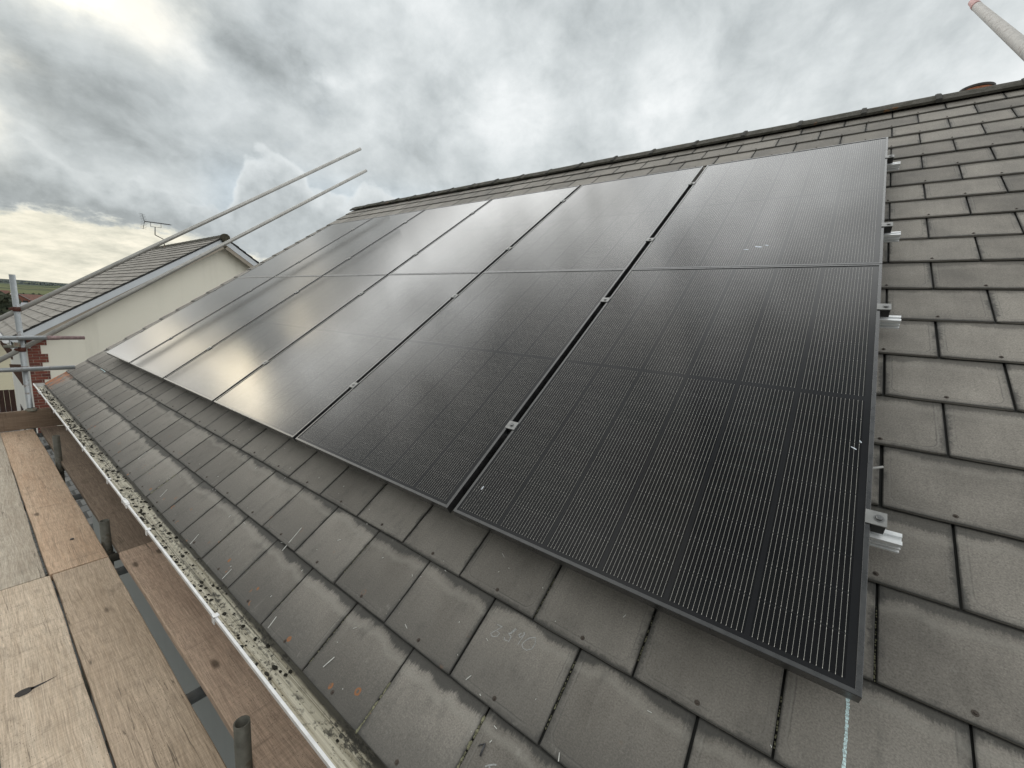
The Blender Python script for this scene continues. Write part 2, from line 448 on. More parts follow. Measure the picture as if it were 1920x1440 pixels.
def mat_ground():
    m, N, b = material('ground_surface')
    x, y, z = N.xyz(N.tc())
    n = N.noise(N.tc(), .35, 6, .6); n2 = N.noise(N.tc(), 6, 5, .65)
    grass = N.mix(n2, (.055, .075, .030, 1), (.13, .14, .06, 1))
    straw = N.mix(n2, (.25, .225, .15, 1), (.35, .32, .22, 1))
    conc = N.mix(n2, (.098, .101, .102, 1), (.112, .115, .116, 1))
    d = N.ss(N.add(y, N.mul(n, 4.0)), 33.0, 36.0)
    c = N.mix(d, conc, straw)
    c = N.mix(N.ss(N.add(y, N.mul(n, 30.0)), 95.0, 130.0), c, grass)
    bs(b, 'Base Color', c, N); bs(b, 'Roughness', .9, N)
    return m

def mat_paving():
    m, N, b = material('block_paving')
    v = N.tc()
    nd = N.n('TexBrick'); N.put(nd.inputs['Vector'], v)
    nd.inputs['Color1'].default_value = (.155, .155, .150, 1); nd.inputs['Color2'].default_value = (.115, .115, .112, 1)
    nd.inputs['Mortar'].default_value = (.045, .045, .042, 1)
    nd.inputs['Scale'].default_value = 1.0; nd.inputs['Mortar Size'].default_value = .02
    nd.inputs['Brick Width'].default_value = .45; nd.inputs['Row Height'].default_value = .3
    n = N.noise(v, 5, 5); f = N.lin(n, .3, .7, .85, 1.15)
    bs(b, 'Base Color', N.mix(1.0, nd.outputs[0], N.comb(f, f, f), 'MULTIPLY'), N); bs(b, 'Roughness', .9, N)
    return m

def mat_hills():
    m, N, b = material('hill_fields')
    v = N.tc(); x, y, z = N.xyz(v)
    cell = N.voro(N.scale(v, 1, 1.9, 0), .0042, 'F1', 1)
    s = N.n('SeparateColor'); N.put(s.inputs[0], cell)
    c = N.mix(s.outputs[0], (.085, .105, .040, 1), (.17, .165, .080, 1))
    n = N.noise(v, .02, 5); c = N.mix(N.lin(n, .35, .7), c, (.11, .13, .055, 1))
    hed = N.voro(N.scale(v, 1, 1.9, 0), .0042, 'DISTANCE_TO_EDGE', 0)
    c = N.mix(N.ss(hed, .02, .04, 1, 0), c, (.030, .040, .028, 1))
    r2 = N.m('SQRT', N.add(N.mul(x, x), N.mul(y, y)))
    wood = N.mul(N.ss(N.noise(v, .0035, 4), .42, .52), N.ss(r2, 950.0, 1150.0))
    c = N.mix(N.mul(wood, .9), c, (.050, .066, .066, 1))  # far woods tinted bluish, distance haze put into the colour
    bs(b, 'Base Color', c, N); bs(b, 'Roughness', .95, N)
    b.inputs['Specular IOR Level'].default_value = .1
    return m

def mat_leaf(name, c1, c2):
    m, N, b = material(name)
    n = N.noise(N.tc(), 2.5, 4)
    bs(b, 'Base Color', N.mix(N.lin(n, .35, .65), (*c1, 1), (*c2, 1)), N); bs(b, 'Roughness', .8, N)
    return m

M = dict(
    slate=mat_slate(), rivet=mat_metal('rivet_copper', (.07, .055, .045), .6, .3),
    cells=mat_cells(),
    frame=mat_frame(),
    clamp=mat_metal('clamp_metal', (.27, .27, .265), .40, .45, wear=.15, sc=40),
    bolt=mat_metal('bolt_steel', (.22, .22, .22), .3, .9, wear=.1),
    rail=mat_metal('bright_aluminium', (.90, .91, .92), .32, .35, wear=.06),
    galv=mat_metal('galvanised_tube', (.35, .37, .38), .44, .62, rust=.18, rustcol=(.17, .13, .11), sc=9, wear=.16),
    galv_pale=mat_metal('pale_galvanised_tube', (.44, .43, .405), .5, .45, rust=.04, rustcol=(.22, .19, .16), sc=12, wear=.16),
    galv_dark=mat_metal('dull_post_tube', (.13, .125, .105), .55, .45, rust=.22, rustcol=(.07, .055, .035), sc=10, wear=.3),
    redtip2=mat_plain('red_stained_end', (.27, .19, .185), .6, .0, .3, 40, .2),
    redtip=mat_plain('red_painted_tip', (.50, .27, .255), .6, .0, .3, 40, .2),
    rust=mat_metal('rusty_coupler', (.105, .036, .024), .65, .25, rust=.5, rustcol=(.06, .02, .013), sc=40, wear=.4),
    oldcoupler=mat_metal('greyed_coupler', (.23, .23, .19), .6, .3, rust=.3, sc=30),
    upvc=mat_plain('white_upvc', (.70, .70, .70), .38, 0, .16, 16, .03),
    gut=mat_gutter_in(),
    ridge=None, debris=mat_plain('gutter_moss_debris', (.022, .020, .014), .95, 0, .5, 60, .5),
    moss=mat_plain('joint_moss', (.17, .165, .105), .95, 0, .55, 90, .6),
    bA=mat_wood('pale_scaffold_wood', (.46, .36, .265), (.60, .495, .385), 1.0),
    bAf=mat_wood('greyed_scaffold_wood', (.36, .30, .235), (.50, .44, .36), 2.3, dirt=.35),
    bB=mat_wood('brown_scaffold_wood', (.40, .305, .22), (.55, .435, .33), 3.7),
    bBf=mat_wood('orange_scaffold_wood', (.47, .32, .215), (.60, .445, .32), 5.2, dirt=.4),
    bC=mat_wood('reddish_scaffold_wood', (.44, .315, .235), (.60, .45, .345), 6.9),
    bCf=mat_wood('damp_shaded_wood', (.205, .150, .112), (.32, .245, .185), 8.4, dirt=.6),  # tone darkened for damp and for the shade under the gutter
    bT=mat_wood('toe_board_wood', (.15, .105, .075), (.25, .185, .135), 9.9, dirt=.6),
    cream=mat_render_wall('cream_render', (.76, .725, .625)), white=mat_render_wall('white_render', (.80, .79, .75)),
    ourwall=mat_render_wall('house_render', (.345, .355, .345)),
    brick=mat_brick('red_brick'), nslate=mat_neighbour_slate(),
    soffit=mat_plain('brown_soffit', (.30, .26, .21), .7, 0, .1, 3, .05),
    barge=mat_plain('white_barge_paint', (.54, .565, .59), .4, 0, .05, 3, .04),
    brown=mat_plain('brown_stain', (.10, .055, .04), .7, 0, .2, 10, .1),
    fence=mat_plain('dark_fence_wood', (.040, .018, .014), .8, 0, .4, 9, .3, stretch=(6, 6, .6)),
    ground=mat_ground(), paving=mat_paving(), hills=mat_hills(),
    aerial=mat_plain('aerial_metal', (.07, .07, .075), .5, .4, .1, 9, 0),
    terra=mat_plain('terracotta', (.40, .15, .075), .75, 0, .3, 18, .2),
    potrim=mat_plain('sooty_rim', (.085, .08, .078), .8, 0, .3, 20, .2),
    chalk=mat_plain('white_chalk', (.34, .345, .34), .95, 0, .35, 300, .2),
    chalkblue=mat_plain('pale_blue_chalk', (.60, .76, .78), .95, 0, .4, 260, .3),
    smear=mat_plain('pale_smear', (.62, .66, .72), .8, 0, .3, 60, 0),
    fleck=mat_plain('white_fleck', (.56, .56, .53), .8, 0, .2, 60, 0),
    cable=mat_plain('grey_cable', (.36, .36, .35), .5, 0, .1, 20, 0),
    seal_and_shade=mat_plain('dark_seal_and_shade', (.022, .022, .021), .6, 0, .2, 20, .1),  # ridge seal black, also paints shade on clamp bodies and course tails
    mortar=mat_plain('mortar_collar', (.05, .048, .043), .9, 0, .3, 50, .4),
    bark=mat_plain('bark', (.07, .055, .04), .9, 0, .3, 8, .3),
    leafdark=mat_leaf('dark_foliage', (.020, .030, .016), (.050, .055, .030)),
    leafred=mat_leaf('russet_foliage', (.07, .030, .020), (.12, .055, .035)),
    hedge=mat_leaf('hedge_foliage', (.022, .034, .018), (.050, .060, .030)),
    redroof=mat_plain('red_tile', (.15, .075, .058), .85, 0, .25, 2, .2),
    greyroof=mat_plain('grey_sheet_roof', (.30, .31, .33), .6, 0, .15, 1, .1),
    palesheet=mat_plain('white_sheeting', (.72, .71, .68), .6, 0, .1, .2, 0),
    glassdark=mat_plain('dark_window', (.02, .022, .025), .1, 0, .05, 3, 0),
)
def mat_ridge():
    m, N, b = material('mossy_ridge_tile')
    v = N.tc(); n = N.noise(v, 14, 6, .7); n2 = N.noise(v, 4, 4); n3 = N.noise(v, 90, 4, .7)
    c = N.mix(n3, (.085, .080, .070, 1), (.15, .142, .125, 1))
    y = N.xyz(v)[1]
    mossm = N.mul(N.ss(n, .40, .60), N.lin(N.add(y, N.mul(n2, 1.5)), -.2, 3.0, .5, 1.0))
    c = N.mix(mossm, c, (.034, .033, .020, 1))
    c = N.mix(N.mul(N.ss(N.noise(v, 5, 3), .66, .72), .8), c, (.28, .13, .05, 1))
    bs(b, 'Base Color', c, N); bs(b, 'Roughness', .95, N)
    b.inputs['Specular IOR Level'].default_value = .2
    bs(b, 'Normal', N.bump(N.add(n, n3), .6, .012), N)
    return m
M['ridge'] = mat_ridge()
random.seed(7)
R = random.random
def U(a, b): return a + (b - a) * random.random()

# ------------------------------------------------------------------ our house
G = .2387; B0 = -.631; NS = -.1295          # slate gauge, eave tail, plane of the slates' heads
A0, A1 = -1.06, 7.80                        # verges along the ridge
BR = 4.64                                   # ridge
house = thing('house', (2.0, 3.4, 0), 'house carrying the twelve solar panels on its grey slate roof', 'house')

def slate_h(b):
    k = math.floor((b - B0) / G + 1e-6); v = b - (B0 + k*G)
    return NS + .0180 * (1 - v / (2*G)) 
mb = MB()
W_S = .304
nrows = int((BR - B0) / G) + 1
for k in range(nrows):
    bt = B0 + k*G
    offs = -.340 if k % 2 else -.183
    j0 = math.floor((A0 - offs) / W_S) - 1
    j = j0
    while True:
        x0 = offs + j*W_S; j += 1
        if x0 > A1: break
        x1 = x0 + W_S
        lo, hi = max(x0, A0 - .004*R()), min(x1, A1 + .008*R())
        if hi - lo < .02: continue
        gap = U(.0022, .0042)
        l, r_ = lo + gap, hi - gap
        top = min(bt + 2*G, BR - .02)
        dt = U(-.0022, .0022); tilt = U(-.0016, .0016); lift = U(-.0006, .0016)
        col = (R(), R(), min(1, (bt - B0) / (BR - B0)))
        # viewer's left is +a ; u runs from the right edge
        nseg = 6
        tail = []
        for s in range(nseg + 1):
            f = s / nseg; a = l + (r_ - l) * f
            tail.append((a, bt + dt + tilt*(f-.5) + (U(-.0008, .0008) if 0 < s < nseg else .001)))
        def P(a, b, dn=0.0):
            v = b - bt
            return pl(a, b, NS + lift*(1 if v < .1 else .3) + .0180*(1 - v/(2*G)) + dn)
        hs = [(r_, top), (l, top)]
        loop = tail + hs
        uvw = lambda a, b: (a - x0 - .0025, b - bt)
        # chamfered rim: outer loop 1.2 mm lower, inner loop is the flat face
        cx = (l + r_)/2
        inner = []
        for i, (a, b) in enumerate(loop):
            ia = a + (.0022 if a < l + .001 else (-.0022 if a > r_ - .001 else 0)); ib = b + (.0024 if i <= nseg else -.002)
            inner.append((ia, ib))
        n = len(loop)
        I = mb.idx([P(a, b) for a, b in inner]); O = mb.idx([P(a, b, -.0014) for a, b in loop]); D = mb.idx([P(a, b, -.0090) for a, b in loop])
        mb.poly([I+i for i in reversed(range(n))], 0, uv=[uvw(*inner[i]) for i in reversed(range(n))], col=col)
        for i in range(n):
            q = (i+1) % n
            mb.poly([I+i, I+q, O+q, O+i][::-1], 0, uv=[uvw(*inner[i]), uvw(*inner[q]), uvw(*loop[q]), uvw(*loop[i])][::-1], col=col)
            mb.poly([O+i, O+q, D+q, D+i][::-1], 0, uv=[uvw(*loop[i]), uvw(*loop[q]), (loop[q][0]-x0, .30), (loop[i][0]-x0, .30)][::-1], col=col)
        # copper disc rivet at the tail centre
        if hi - lo > .2:
            ac = (x0 + x1)/2 + U(-.004, .004); bc = bt + .0215
            c0 = P(ac, bc, -.001)
            sg = 8
            ring = lambda rr, h: mb.idx([c0 + EA*rr*math.cos(2*math.pi*t/sg) + EB*rr*math.sin(2*math.pi*t/sg) + EN*h for t in range(sg)])
            r0, r1, r2, r3 = ring(.0065, .0008), ring(.0060, .0018), ring(.0030, .0022), ring(.0024, .0050)
            for q0, q1 in ((r0, r1), (r1, r2), (r2, r3)):
                for t in range(sg):
                    mb.poly([q0+t, q0+(t+1)%sg, q1+(t+1)%sg, q1+t][::-1], 1, uv=[(0,0)]*4, col=col)
            mb.poly([r3+t for t in reversed(range(sg))], 1, uv=[(0,0)]*sg, col=col)
# sarking under the slates and the far slope
mb.box(pl(A0+.02, B0+.04, NS-.03), EA*(A1-A0-.04), EB*(BR-B0-.05), EN*.016, 2)
FB = V((CP, 0, -SP))                        # down the far slope
apex = pl(0, BR, NS)
fn = V((SP, 0, CP))
for k in range(nrows):
    t0 = BR - B0 - k*G
    p = V((apex.x, A0, apex.z)) + FB*(t0) + fn*.004
    ln_ = min(.26, t0 - .01)
    if ln_ > .03: mb.box(p - FB*ln_, EA*(A1-A0), FB*ln_, fn*.009, 3)
roof = mb.build('roof', [M['slate'], M['rivet'], M['seal_and_shade'], M['nslate'], ], house)

# walls, fascia, verge boards
mb = MB()
ex = pl(0, B0, NS).x; ez = pl(0, B0, NS).z
wx0, wx1 = ex + .26, 2*apex.x - ex - .26
ya, yb = A0 + .12, A1 - .12
zt = ez - .02
prof = [(wx0, 0), (wx1, 0), (wx1, zt - .05), (apex.x, apex.z - .30), (wx0, zt - .05)]
mb.sweep([[V((x, ya, z)) for x, z in prof], [V((x, yb, z)) for x, z in prof]])
mb.build('wall', M['ourwall'], house, recalc=True)
mb = MB()
mb.box((ex + .035, A0, ez - .235), (.02, 0, 0), (0, A1 - A0, 0), (0, 0, .20))
mb.build('fascia', M['upvc'], house)
mb = MB()
mb.box((ex + .058, A0 + .002, ez - .235), (.21, 0, 0), (0, A1 - A0 - .004, 0), (0, 0, .012))
mb.build('soffit', M['upvc'], house)
for yy in (A0 + .03, A1 - .05):
    mb = MB()
    for sgn in (0, 1):
        if sgn == 0: o = pl(yy, B0 + .06, NS - .035); mb.box(o, EB*(BR - B0 - .10), (0, .02, 0), EN*-.17)
        else: o = V((apex.x, yy, apex.z)) - fn*.035 + FB*.04; mb.box(o, FB*(BR - B0 - .10), (0, .02, 0), fn*-.17)
    mb.build('barge_board', M['upvc'], house)
# ridge tiles with raised collars
mb = MB()
LT = .452
y = A1 + .03; first = True
def rsec(y, h, w, dz):
    pts = []
    for x, z in ((-w, -w*.70 + .0), (-w*.45, -w*.245), (-w*.16, -.012), (0, 0), (w*.16, -.012), (w*.45, -w*.245), (w, -w*.70)):
        pts.append((x, z))
    th = .016
    out = [V((apex.x + x, y, apex.z + .058 + h + z + dz)) for x, z in pts]
    inn = [V((apex.x + x*.93, y, apex.z + .058 - th + z + dz)) for x, z in reversed(pts)]
    return out + inn
while y > A0 - .02:
    y2 = max(y - LT, A0 - .03)
    dz = U(-.004, .004); dz2 = dz + U(-.003, .003)
    n = 8
    rings = [rsec(y - (y - y2 - .004)*t/n, U(-.0012, .0012), .118, dz + (dz2-dz)*t/n) for t in range(n+1)]
    mb.sweep(rings, mi=0)
    # mortared joint, standing a little proud
    mb.sweep([rsec(y2 + .024, .007, .122, dz2), rsec(y2 + .012, .011, .126, dz2), rsec(y2 - .010, .008, .123, dz2)], mi=1)
    y = y2
ridge = mb.build('ridge', [M['ridge'], M['mortar']], house, recalc=True)
mb = MB()
for sg in (1, -1):
    xx = apex.x - sg*.105
    mb.box((xx, A0, apex.z - .088), (sg*.05, 0, 0), (0, A1 - A0, 0), (sg*.0, 0, .030))
mb.build('ridge_seal', M['seal_and_shade'], house)

# gutter: half-round trough with an outer rim, joints and brackets
gz = GZ - .476; gx0, gx1 = -.5285, -.4215
GY0, GY1 = A0 - .02, A1 + .13
mb = MB(); nA = 12
def gprof(y, r, zoff=0, wob=0):
    cx = (gx0 + gx1)/2; rr = (gx1 - gx0)/2 + r
    return [V((cx - rr*math.cos(math.pi*t/nA), y, gz - .88*rr*math.sin(math.pi*t/nA) + zoff)) for t in range(nA+1)]
ys = [GY0 + (GY1-GY0)*i/40 for i in range(41)]
inn = [gprof(y, -.0022) for y in ys]; out = [gprof(y, .0) for y in ys]
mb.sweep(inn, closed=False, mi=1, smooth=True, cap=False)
mb.sweep([list(reversed(r)) for r in out], closed=False, mi=0, smooth=True, cap=False)
# rolled outer rim and back edge
for xx, w in ((gx0 - .004, .0085), (gx1 - .004, .006)):
    mb.box((xx, GY0, gz - .011), (w, 0, 0), (0, GY1-GY0, 0), (0, 0, .0135), 0)
for ye in (GY0, GY1 - .004):
    for t in range(nA):
        pass
    p = gprof(ye, .0); q = gprof(ye + .004, .0)
    mb.poly([mb.idx(p) + i for i in range(nA+1)], 0); 
    mb.poly([mb.idx(q) + i for i in reversed(range(nA+1))], 0)
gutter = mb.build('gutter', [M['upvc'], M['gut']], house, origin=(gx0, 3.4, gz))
for yb_ in (.05, .92, 1.83, 2.75, 3.66, 4.52, 5.28, 6.08, 6.66, 7.4):
    mb = MB(); wd = .022
    for rr in (1,):
        a = gprof(yb_ - wd/2, .0035); b2 = gprof(yb_ + wd/2, .0035); a2 = gprof(yb_ - wd/2, .0008); b3 = gprof(yb_ + wd/2, .0008)
        mb.sweep([p for p in (a2 + list(reversed(a)), b3 + list(reversed(b2)))])
    mb.box((gx0 - .008, yb_ - wd/2, gz - .024), (.0035, 0, 0), (0, wd, 0), (0, 0, .030), 0)
    mb.box((gx0 - .008, yb_ - wd/2, gz + .003), (.020, 0, 0), (0, wd, 0), (0, 0, .0035), 0)
    mb.build('gutter_bracket', M['upvc'], gutter, recalc=True)
for yu in (3.20, 7.25):
    mb = MB()
    for y0, w, r in ((yu - .055, .018, .006), (yu - .03, .06, .0042), (yu + .037, .018, .006)):
        a, b2 = gprof(y0, r), gprof(y0 + w, r); a2, b3 = gprof(y0, .0008), gprof(y0 + w, .0008)
        mb.sweep([a2 + list(reversed(a)), b3 + list(reversed(b2))])
        mb.box((gx0 - .004 - r, y0, gz - .016), (.005, 0, 0), (0, w, 0), (0, 0, .020), 0)
        mb.box((gx0 - .004 - r, y0, gz + .003), (.018, 0, 0), (0, w, 0), (0, 0, .004), 0)
    mb.build('gutter_union', M['upvc'], gutter, recalc=True)
# moss and grit lying in the gutter
mb = MB()
def lump(c, r, flat=.5, mi=0, e1=V((1,0,0)), e2=V((0,1,0)), e3=V((0,0,1)), st=1.0):
    c = V(c); ids = []
    prof = [(-.5, .7), (.15, 1.0), (.7, .6)]
    n = 6; rings = []
    ph = R()*6
    for h, rr in prof:
        rings.append(mb.idx([c + e1*r*rr*U(.7,1.25)*math.cos(ph+2*math.pi*t/n) + e2*st*r*rr*U(.7,1.25)*math.sin(ph+2*math.pi*t/n) + e3*r*flat*(h+.5) for t in range(n)]))
    for a, b in zip(rings[:-1], rings[1:]):
        for t in range(n): mb.poly([a+t, a+(t+1)%n, b+(t+1)%n, b+t], mi)
    mb.poly([rings[-1]+t for t in range(n)], mi)
for i in range(1900):
    yy = GY0 + .1 + (GY1 - GY0 - .3) * R()
    dens = .22 + .95*min(1, max(0, (yy - .9)/1.8)); dens *= .25 + 1.1*min(1, abs(mnoise.noise(V((yy*2.2, 0, 0))))*3)
    if R() > dens: continue
    t = random.triangular(.06, .94, .30 if yy < 3 else .45); rr = (gx1 - gx0)/2 - .003
    xx = (gx0+gx1)/2 - rr*math.cos(math.pi*t); zz = gz - .88*rr*math.sin(math.pi*t)
    lump((xx, yy, zz - .001), (.0012 + .0075*R()**2.2)*(1.25 if yy > 2.5 else .9), .6, st=U(1, 2.0))
for i in range(5): lump((gx0+.03, .86+.14*0+R()*.02, gz - .042), .008, .8)
deb = mb.build('moss_debris', M['debris'], origin=(gx0+.05, 3.4, gz - .03))
tag(deb, 'black crumbs of moss and grit lying along the white gutter', 'moss', kind='stuff')
# moss packed into the lowest vertical joints
mb = MB()
for k in (0, 1, 2, 3):
    bt = B0 + k*G; offs = -.340 if k % 2 else -.183
    j = -3
    while offs + j*W_S < A1 - .1:
        a = offs + j*W_S; j += 1
        if a < A0 + .1: continue
        s = .95 if k == 0 else (.45 if k == 1 else .2)
        if R() > s: continue
        big = (1.7 if (R() < .2 or .3 < a < 1.2) else .8) if k == 0 else .7
        s0, s1 = U(0, .25), U(.45, .98)
        nn = int(46*(s1-s0))
        for i in range(nn):
            if R() < .2: continue
            b = bt + G*(s0 + (s1-s0)*i/nn) + U(-.002, .002)
            lump(pl(a + U(-.001, .001), b, slate_h(b) - .0050), U(.0018, .0034)*big, .95, e1=EA, e2=EB, e3=EN, st=1.3)
mossj = mb.build('moss', M['moss'], roof); mossj['kind'] = 'stuff'
# swarf and white flecks dropped on the slates
mb = MB()
def fleck(a, b, L, w, ang, mi=0):
    d = EA*math.cos(ang) + EB*math.sin(ang); q = d.cross(EN)
    c = pl(a, b, slate_h(b) + .0009)
    mb.box(c - d*L/2 - q*w/2, d*L, q*w, EN*.0012, mi)
for i in range(120):
    a = U(-.35, 3.2) if i < 90 else U(3.2, 7.4); b = U(-.6, .0) if i < 130 else U(0, 2.6)
    if b > -.02 and a > -.07: a = U(-.3, -.1)
    L = U(.002, .008) if R() < .75 else U(.010, .018)
    fleck(a, b, L, U(.0011, .0022), U(0, math.pi))
for a, b, L, ang in ((1.27,-.565,.040,1.9),(2.42,-.60,.05,1.3),(2.02,-.60,.045,1.5),(1.60,-.60,.04,1.4),(3.05,-.56,.05,1.2),(3.75,-.50,.06,1.35),(1.86,-.36,.11,1.45)):
    fleck(a, b, L, .0028, ang)
fl = mb.build('white_fleck', M['fleck'], roof); fl['kind'] = 'stuff'
# chalk marks: setting-out line, the scrawled digits, and a T-shaped tick
def stroke(mb, pts, w, mi=0, dn=.0011):
    rows = []
    for i, (a, b) in enumerate(pts):
        p = V((pts[min(i+1, len(pts)-1)][0] - pts[max(i-1, 0)][0], pts[min(i+1, len(pts)-1)][1] - pts[max(i-1, 0)][1])).normalized()
        q = V((-p.y, p.x)); ww = w*U(.75, 1.2)/2
        rows.append([pl(a + q.x*ww*s, b + q.y*ww*s, slate_h(b) + h) for s, h in ((1, dn*.2), (1, dn), (-1, dn), (-1, dn*.2))])
    mb.sweep(rows, mi=mi)
def dense(pts, st=.004):
    o = []
    for p, q in zip(pts[:-1], pts[1:]):
        n = max(1, int(math.hypot(q[0]-p[0], q[1]-p[1])/st))
        o += [(p[0] + (q[0]-p[0])*t/n, p[1] + (q[1]-p[1])*t/n) for t in range(n)]
    return o + [pts[-1]]
mb = MB()
for s in range(34):
    b = .083 - s*.007
    if b < -.15: break
    stroke(mb, [(.006 + U(-.0008, .0008), b), (.006 + U(-.0008, .0008), b - .0062)], U(.0050, .0074))
ck = mb.build('chalk_line', M['chalkblue'], roof)
mb = MB()
E8 = 1
for poly in ([(.825,-.216),(.806,-.214),(.818,-.231),(.803,-.233),(.806,-.243),(.818,-.250),(.828,-.246),(.819,-.232)],
             [(.762,-.198),(.771,-.217),(.780,-.220),(.766,-.224),(.766,-.238),(.781,-.240),(.784,-.234)],
             [(.766,-.199),(.776,-.222)],
             [(.742,-.200),(.748,-.209),(.741,-.213),(.734,-.203),(.738,-.195),(.733,-.200),(.737,-.232)],
             [(.726,-.226),(.719,-.232),(.706,-.232),(.694,-.222),(.692,-.205),(.700,-.192),(.714,-.200),(.724,-.216),(.726,-.226)]):
    stroke(mb, dense(poly), .0022, dn=.0009)
mb.build('chalk_number', M['chalk'], roof)
mb = MB()
stroke(mb, dense([(.668,-.493),(.661,-.486),(.650,-.478),(.644,-.476)]), .003)
stroke(mb, dense([(.659,-.487),(.652,-.492),(.647,-.502)]), .0045)
mb.build('chalk_tick', M['chalk'], roof)
mb = MB()
stroke(mb, dense([(8*.0+6.62,.02-.20),(6.62,-.02-.15)]), .006)
stroke(mb, dense([(6.62,-.163),(6.9,-.160)][::-1]), .008)
mb.build('chalk_tick', M['chalkblue'], roof)
# a bent black clip lying on the slate
mb = MB()
cpts = [(.706,-.471),(.702,-.466),(.697,-.462),(.693,-.458)]
for p, q in zip(cpts[:-1], cpts[1:]): mb.tube(pl(*p, slate_h(p[1])+.002), pl(*q, slate_h(q[1])+.002), .0013, 8)
mb.tube(pl(.693,-.458, slate_h(-.458)+.003), pl(.690,-.484, slate_h(-.484)+.003), .0024, 8)
tag(mb.build('wire_clip', M['aerial'], origin=pl(.693,-.47, slate_h(-.47))), 'small bent dark clip dropped on a slate near the bottom of the roof', 'clip')
mb = MB()
mb.tube(pl(.02, .644, -.075), pl(-.034, .678, -.080), .0035, 10)
tag(mb.build('cable_stub', M['cable'], origin=pl(0, .66, -.09)), 'short grey cable end poking out from under the nearest lower panel', 'cable')

# ------------------------------------------------------------------ solar panels
PW, PH, PG, FH = 1.134, 1.764, .030, .035
def make_panel():
    o = pl(0, 0, 0)
    root = thing('solar_panel', o, '', 'solar panel', 'black solar panels on the slate roof')
    fw = .0110
    mb = MB()
    def ring_at(a0, a1, b0, b1, n): return [pl(a0, b0, n), pl(a1, b0, n), pl(a1, b1, n), pl(a0, b1, n)]
    c = .0012
    loops = [ring_at(c*0, PW, 0, PH, -FH), ring_at(0, PW, 0, PH, -c), ring_at(c, PW-c, c, PH-c, 0), ring_at(fw-.0006, PW-fw+.0006, fw-.0006, PH-fw+.0006, 0),
             ring_at(fw, PW-fw, fw, PH-fw, -.0006), ring_at(fw, PW-fw, fw, PH-fw, -.006), ring_at(.03, PW-.03, .03, PH-.03, -FH)]
    ids = [mb.idx(l) for l in loops]
    for a, b in zip(ids[:-1], ids[1:]):
        for k in range(4):
            n = (k+1) % 4; mb.poly([a+k, a+n, b+n, b+k][::-1])
    a, b = ids[-1], ids[0]
    for k in range(4):
        n = (k+1) % 4; mb.poly([a+k, a+n, b+n, b+k][::-1])
    mb.build('frame', M['frame'], root, recalc=True)
    mb = MB()
    # face wound so its normal points out of the roof; u runs from the viewer's left
    g = fw - .0005
    P = [(PW - g, g), (g, g), (g, PH - g), (PW - g, PH - g)]
    mb.face([pl(a, b, -.0026) for a, b in P], 0, uv=[(PW - a, b) for a, b in P])
    P2 = list(reversed(P))
    mb.face([pl(a, b, -.0080) for a, b in P2], 0, uv=[(0, 0)]*4)
    mb.build('glass', M['cells'], root)
    return root
proto = make_panel()
cols = ['nearest column beside the bare slates', 'second column from the bare slates', 'third column from the bare slates',
        'fourth column from the bare slates', 'fifth column, second from the far verge', 'farthest column beside the far verge']
for r in range(2):
    for c in range(6):
        o = proto if (r, c) == (0, 0) else copy_tree(proto)
        o.location = pl(c*(PW+PG) - .0, r*(PH + .003), U(-.001, .001) if c else 0)
        row = 'lower' if r == 0 else 'upper'
        o['label'] = f'{row} row solar panel in the {cols[c]}'
# pale smears on the glass
for (a, b, L, w, lab, pan) in ((1.229,.508,.035,.016,None,1),(.500,1.985,.040,.008,None,6),(1.572,.46,.012,.006,None,1)):
    pass
def panel_at(r, c):
    return [o for o in COL.objects if o.name.startswith('solar_panel') and o['label'].startswith(('lower' if r == 0 else 'upper')) and cols[c] in o['label']][0]
def smear(par, spots):
    mb = MB()
    for (a, b, r1, r2, an) in spots:
        n = 9; d = EA*math.cos(an) + EB*math.sin(an); q = EN.cross(d)
        pts = [pl(a, b, -.0020) + d*r1*U(.6, 1.2)*math.cos(2*math.pi*t/n) + q*r2*U(.6, 1.2)*math.sin(2*math.pi*t/n) for t in range(n)]
        mb = MB(); mb.face(pts); mb.build('smear', M['smear'], par, origin=pl(a, b, -.002))
smear(panel_at(0, 1), [(1.232,.520,.007,.005,0),(1.228,.500,.012,.005,.4),(1.236,.490,.005,.005,0),(1.252,.484,.004,.003,0),(1.572,.46,.006,.004,1)])
smear(panel_at(1, 0), [(.505,1.985,.022,.010,.2),(.470,2.0,.010,.006,.5),(.56,1.96,.014,.005,.1)])
smear(panel_at(0, 0), [(1.085,.125,.003,.012,.1),(.045,.66,.010,.0025,.6),(.030,.69,.006,.002,1.2)])

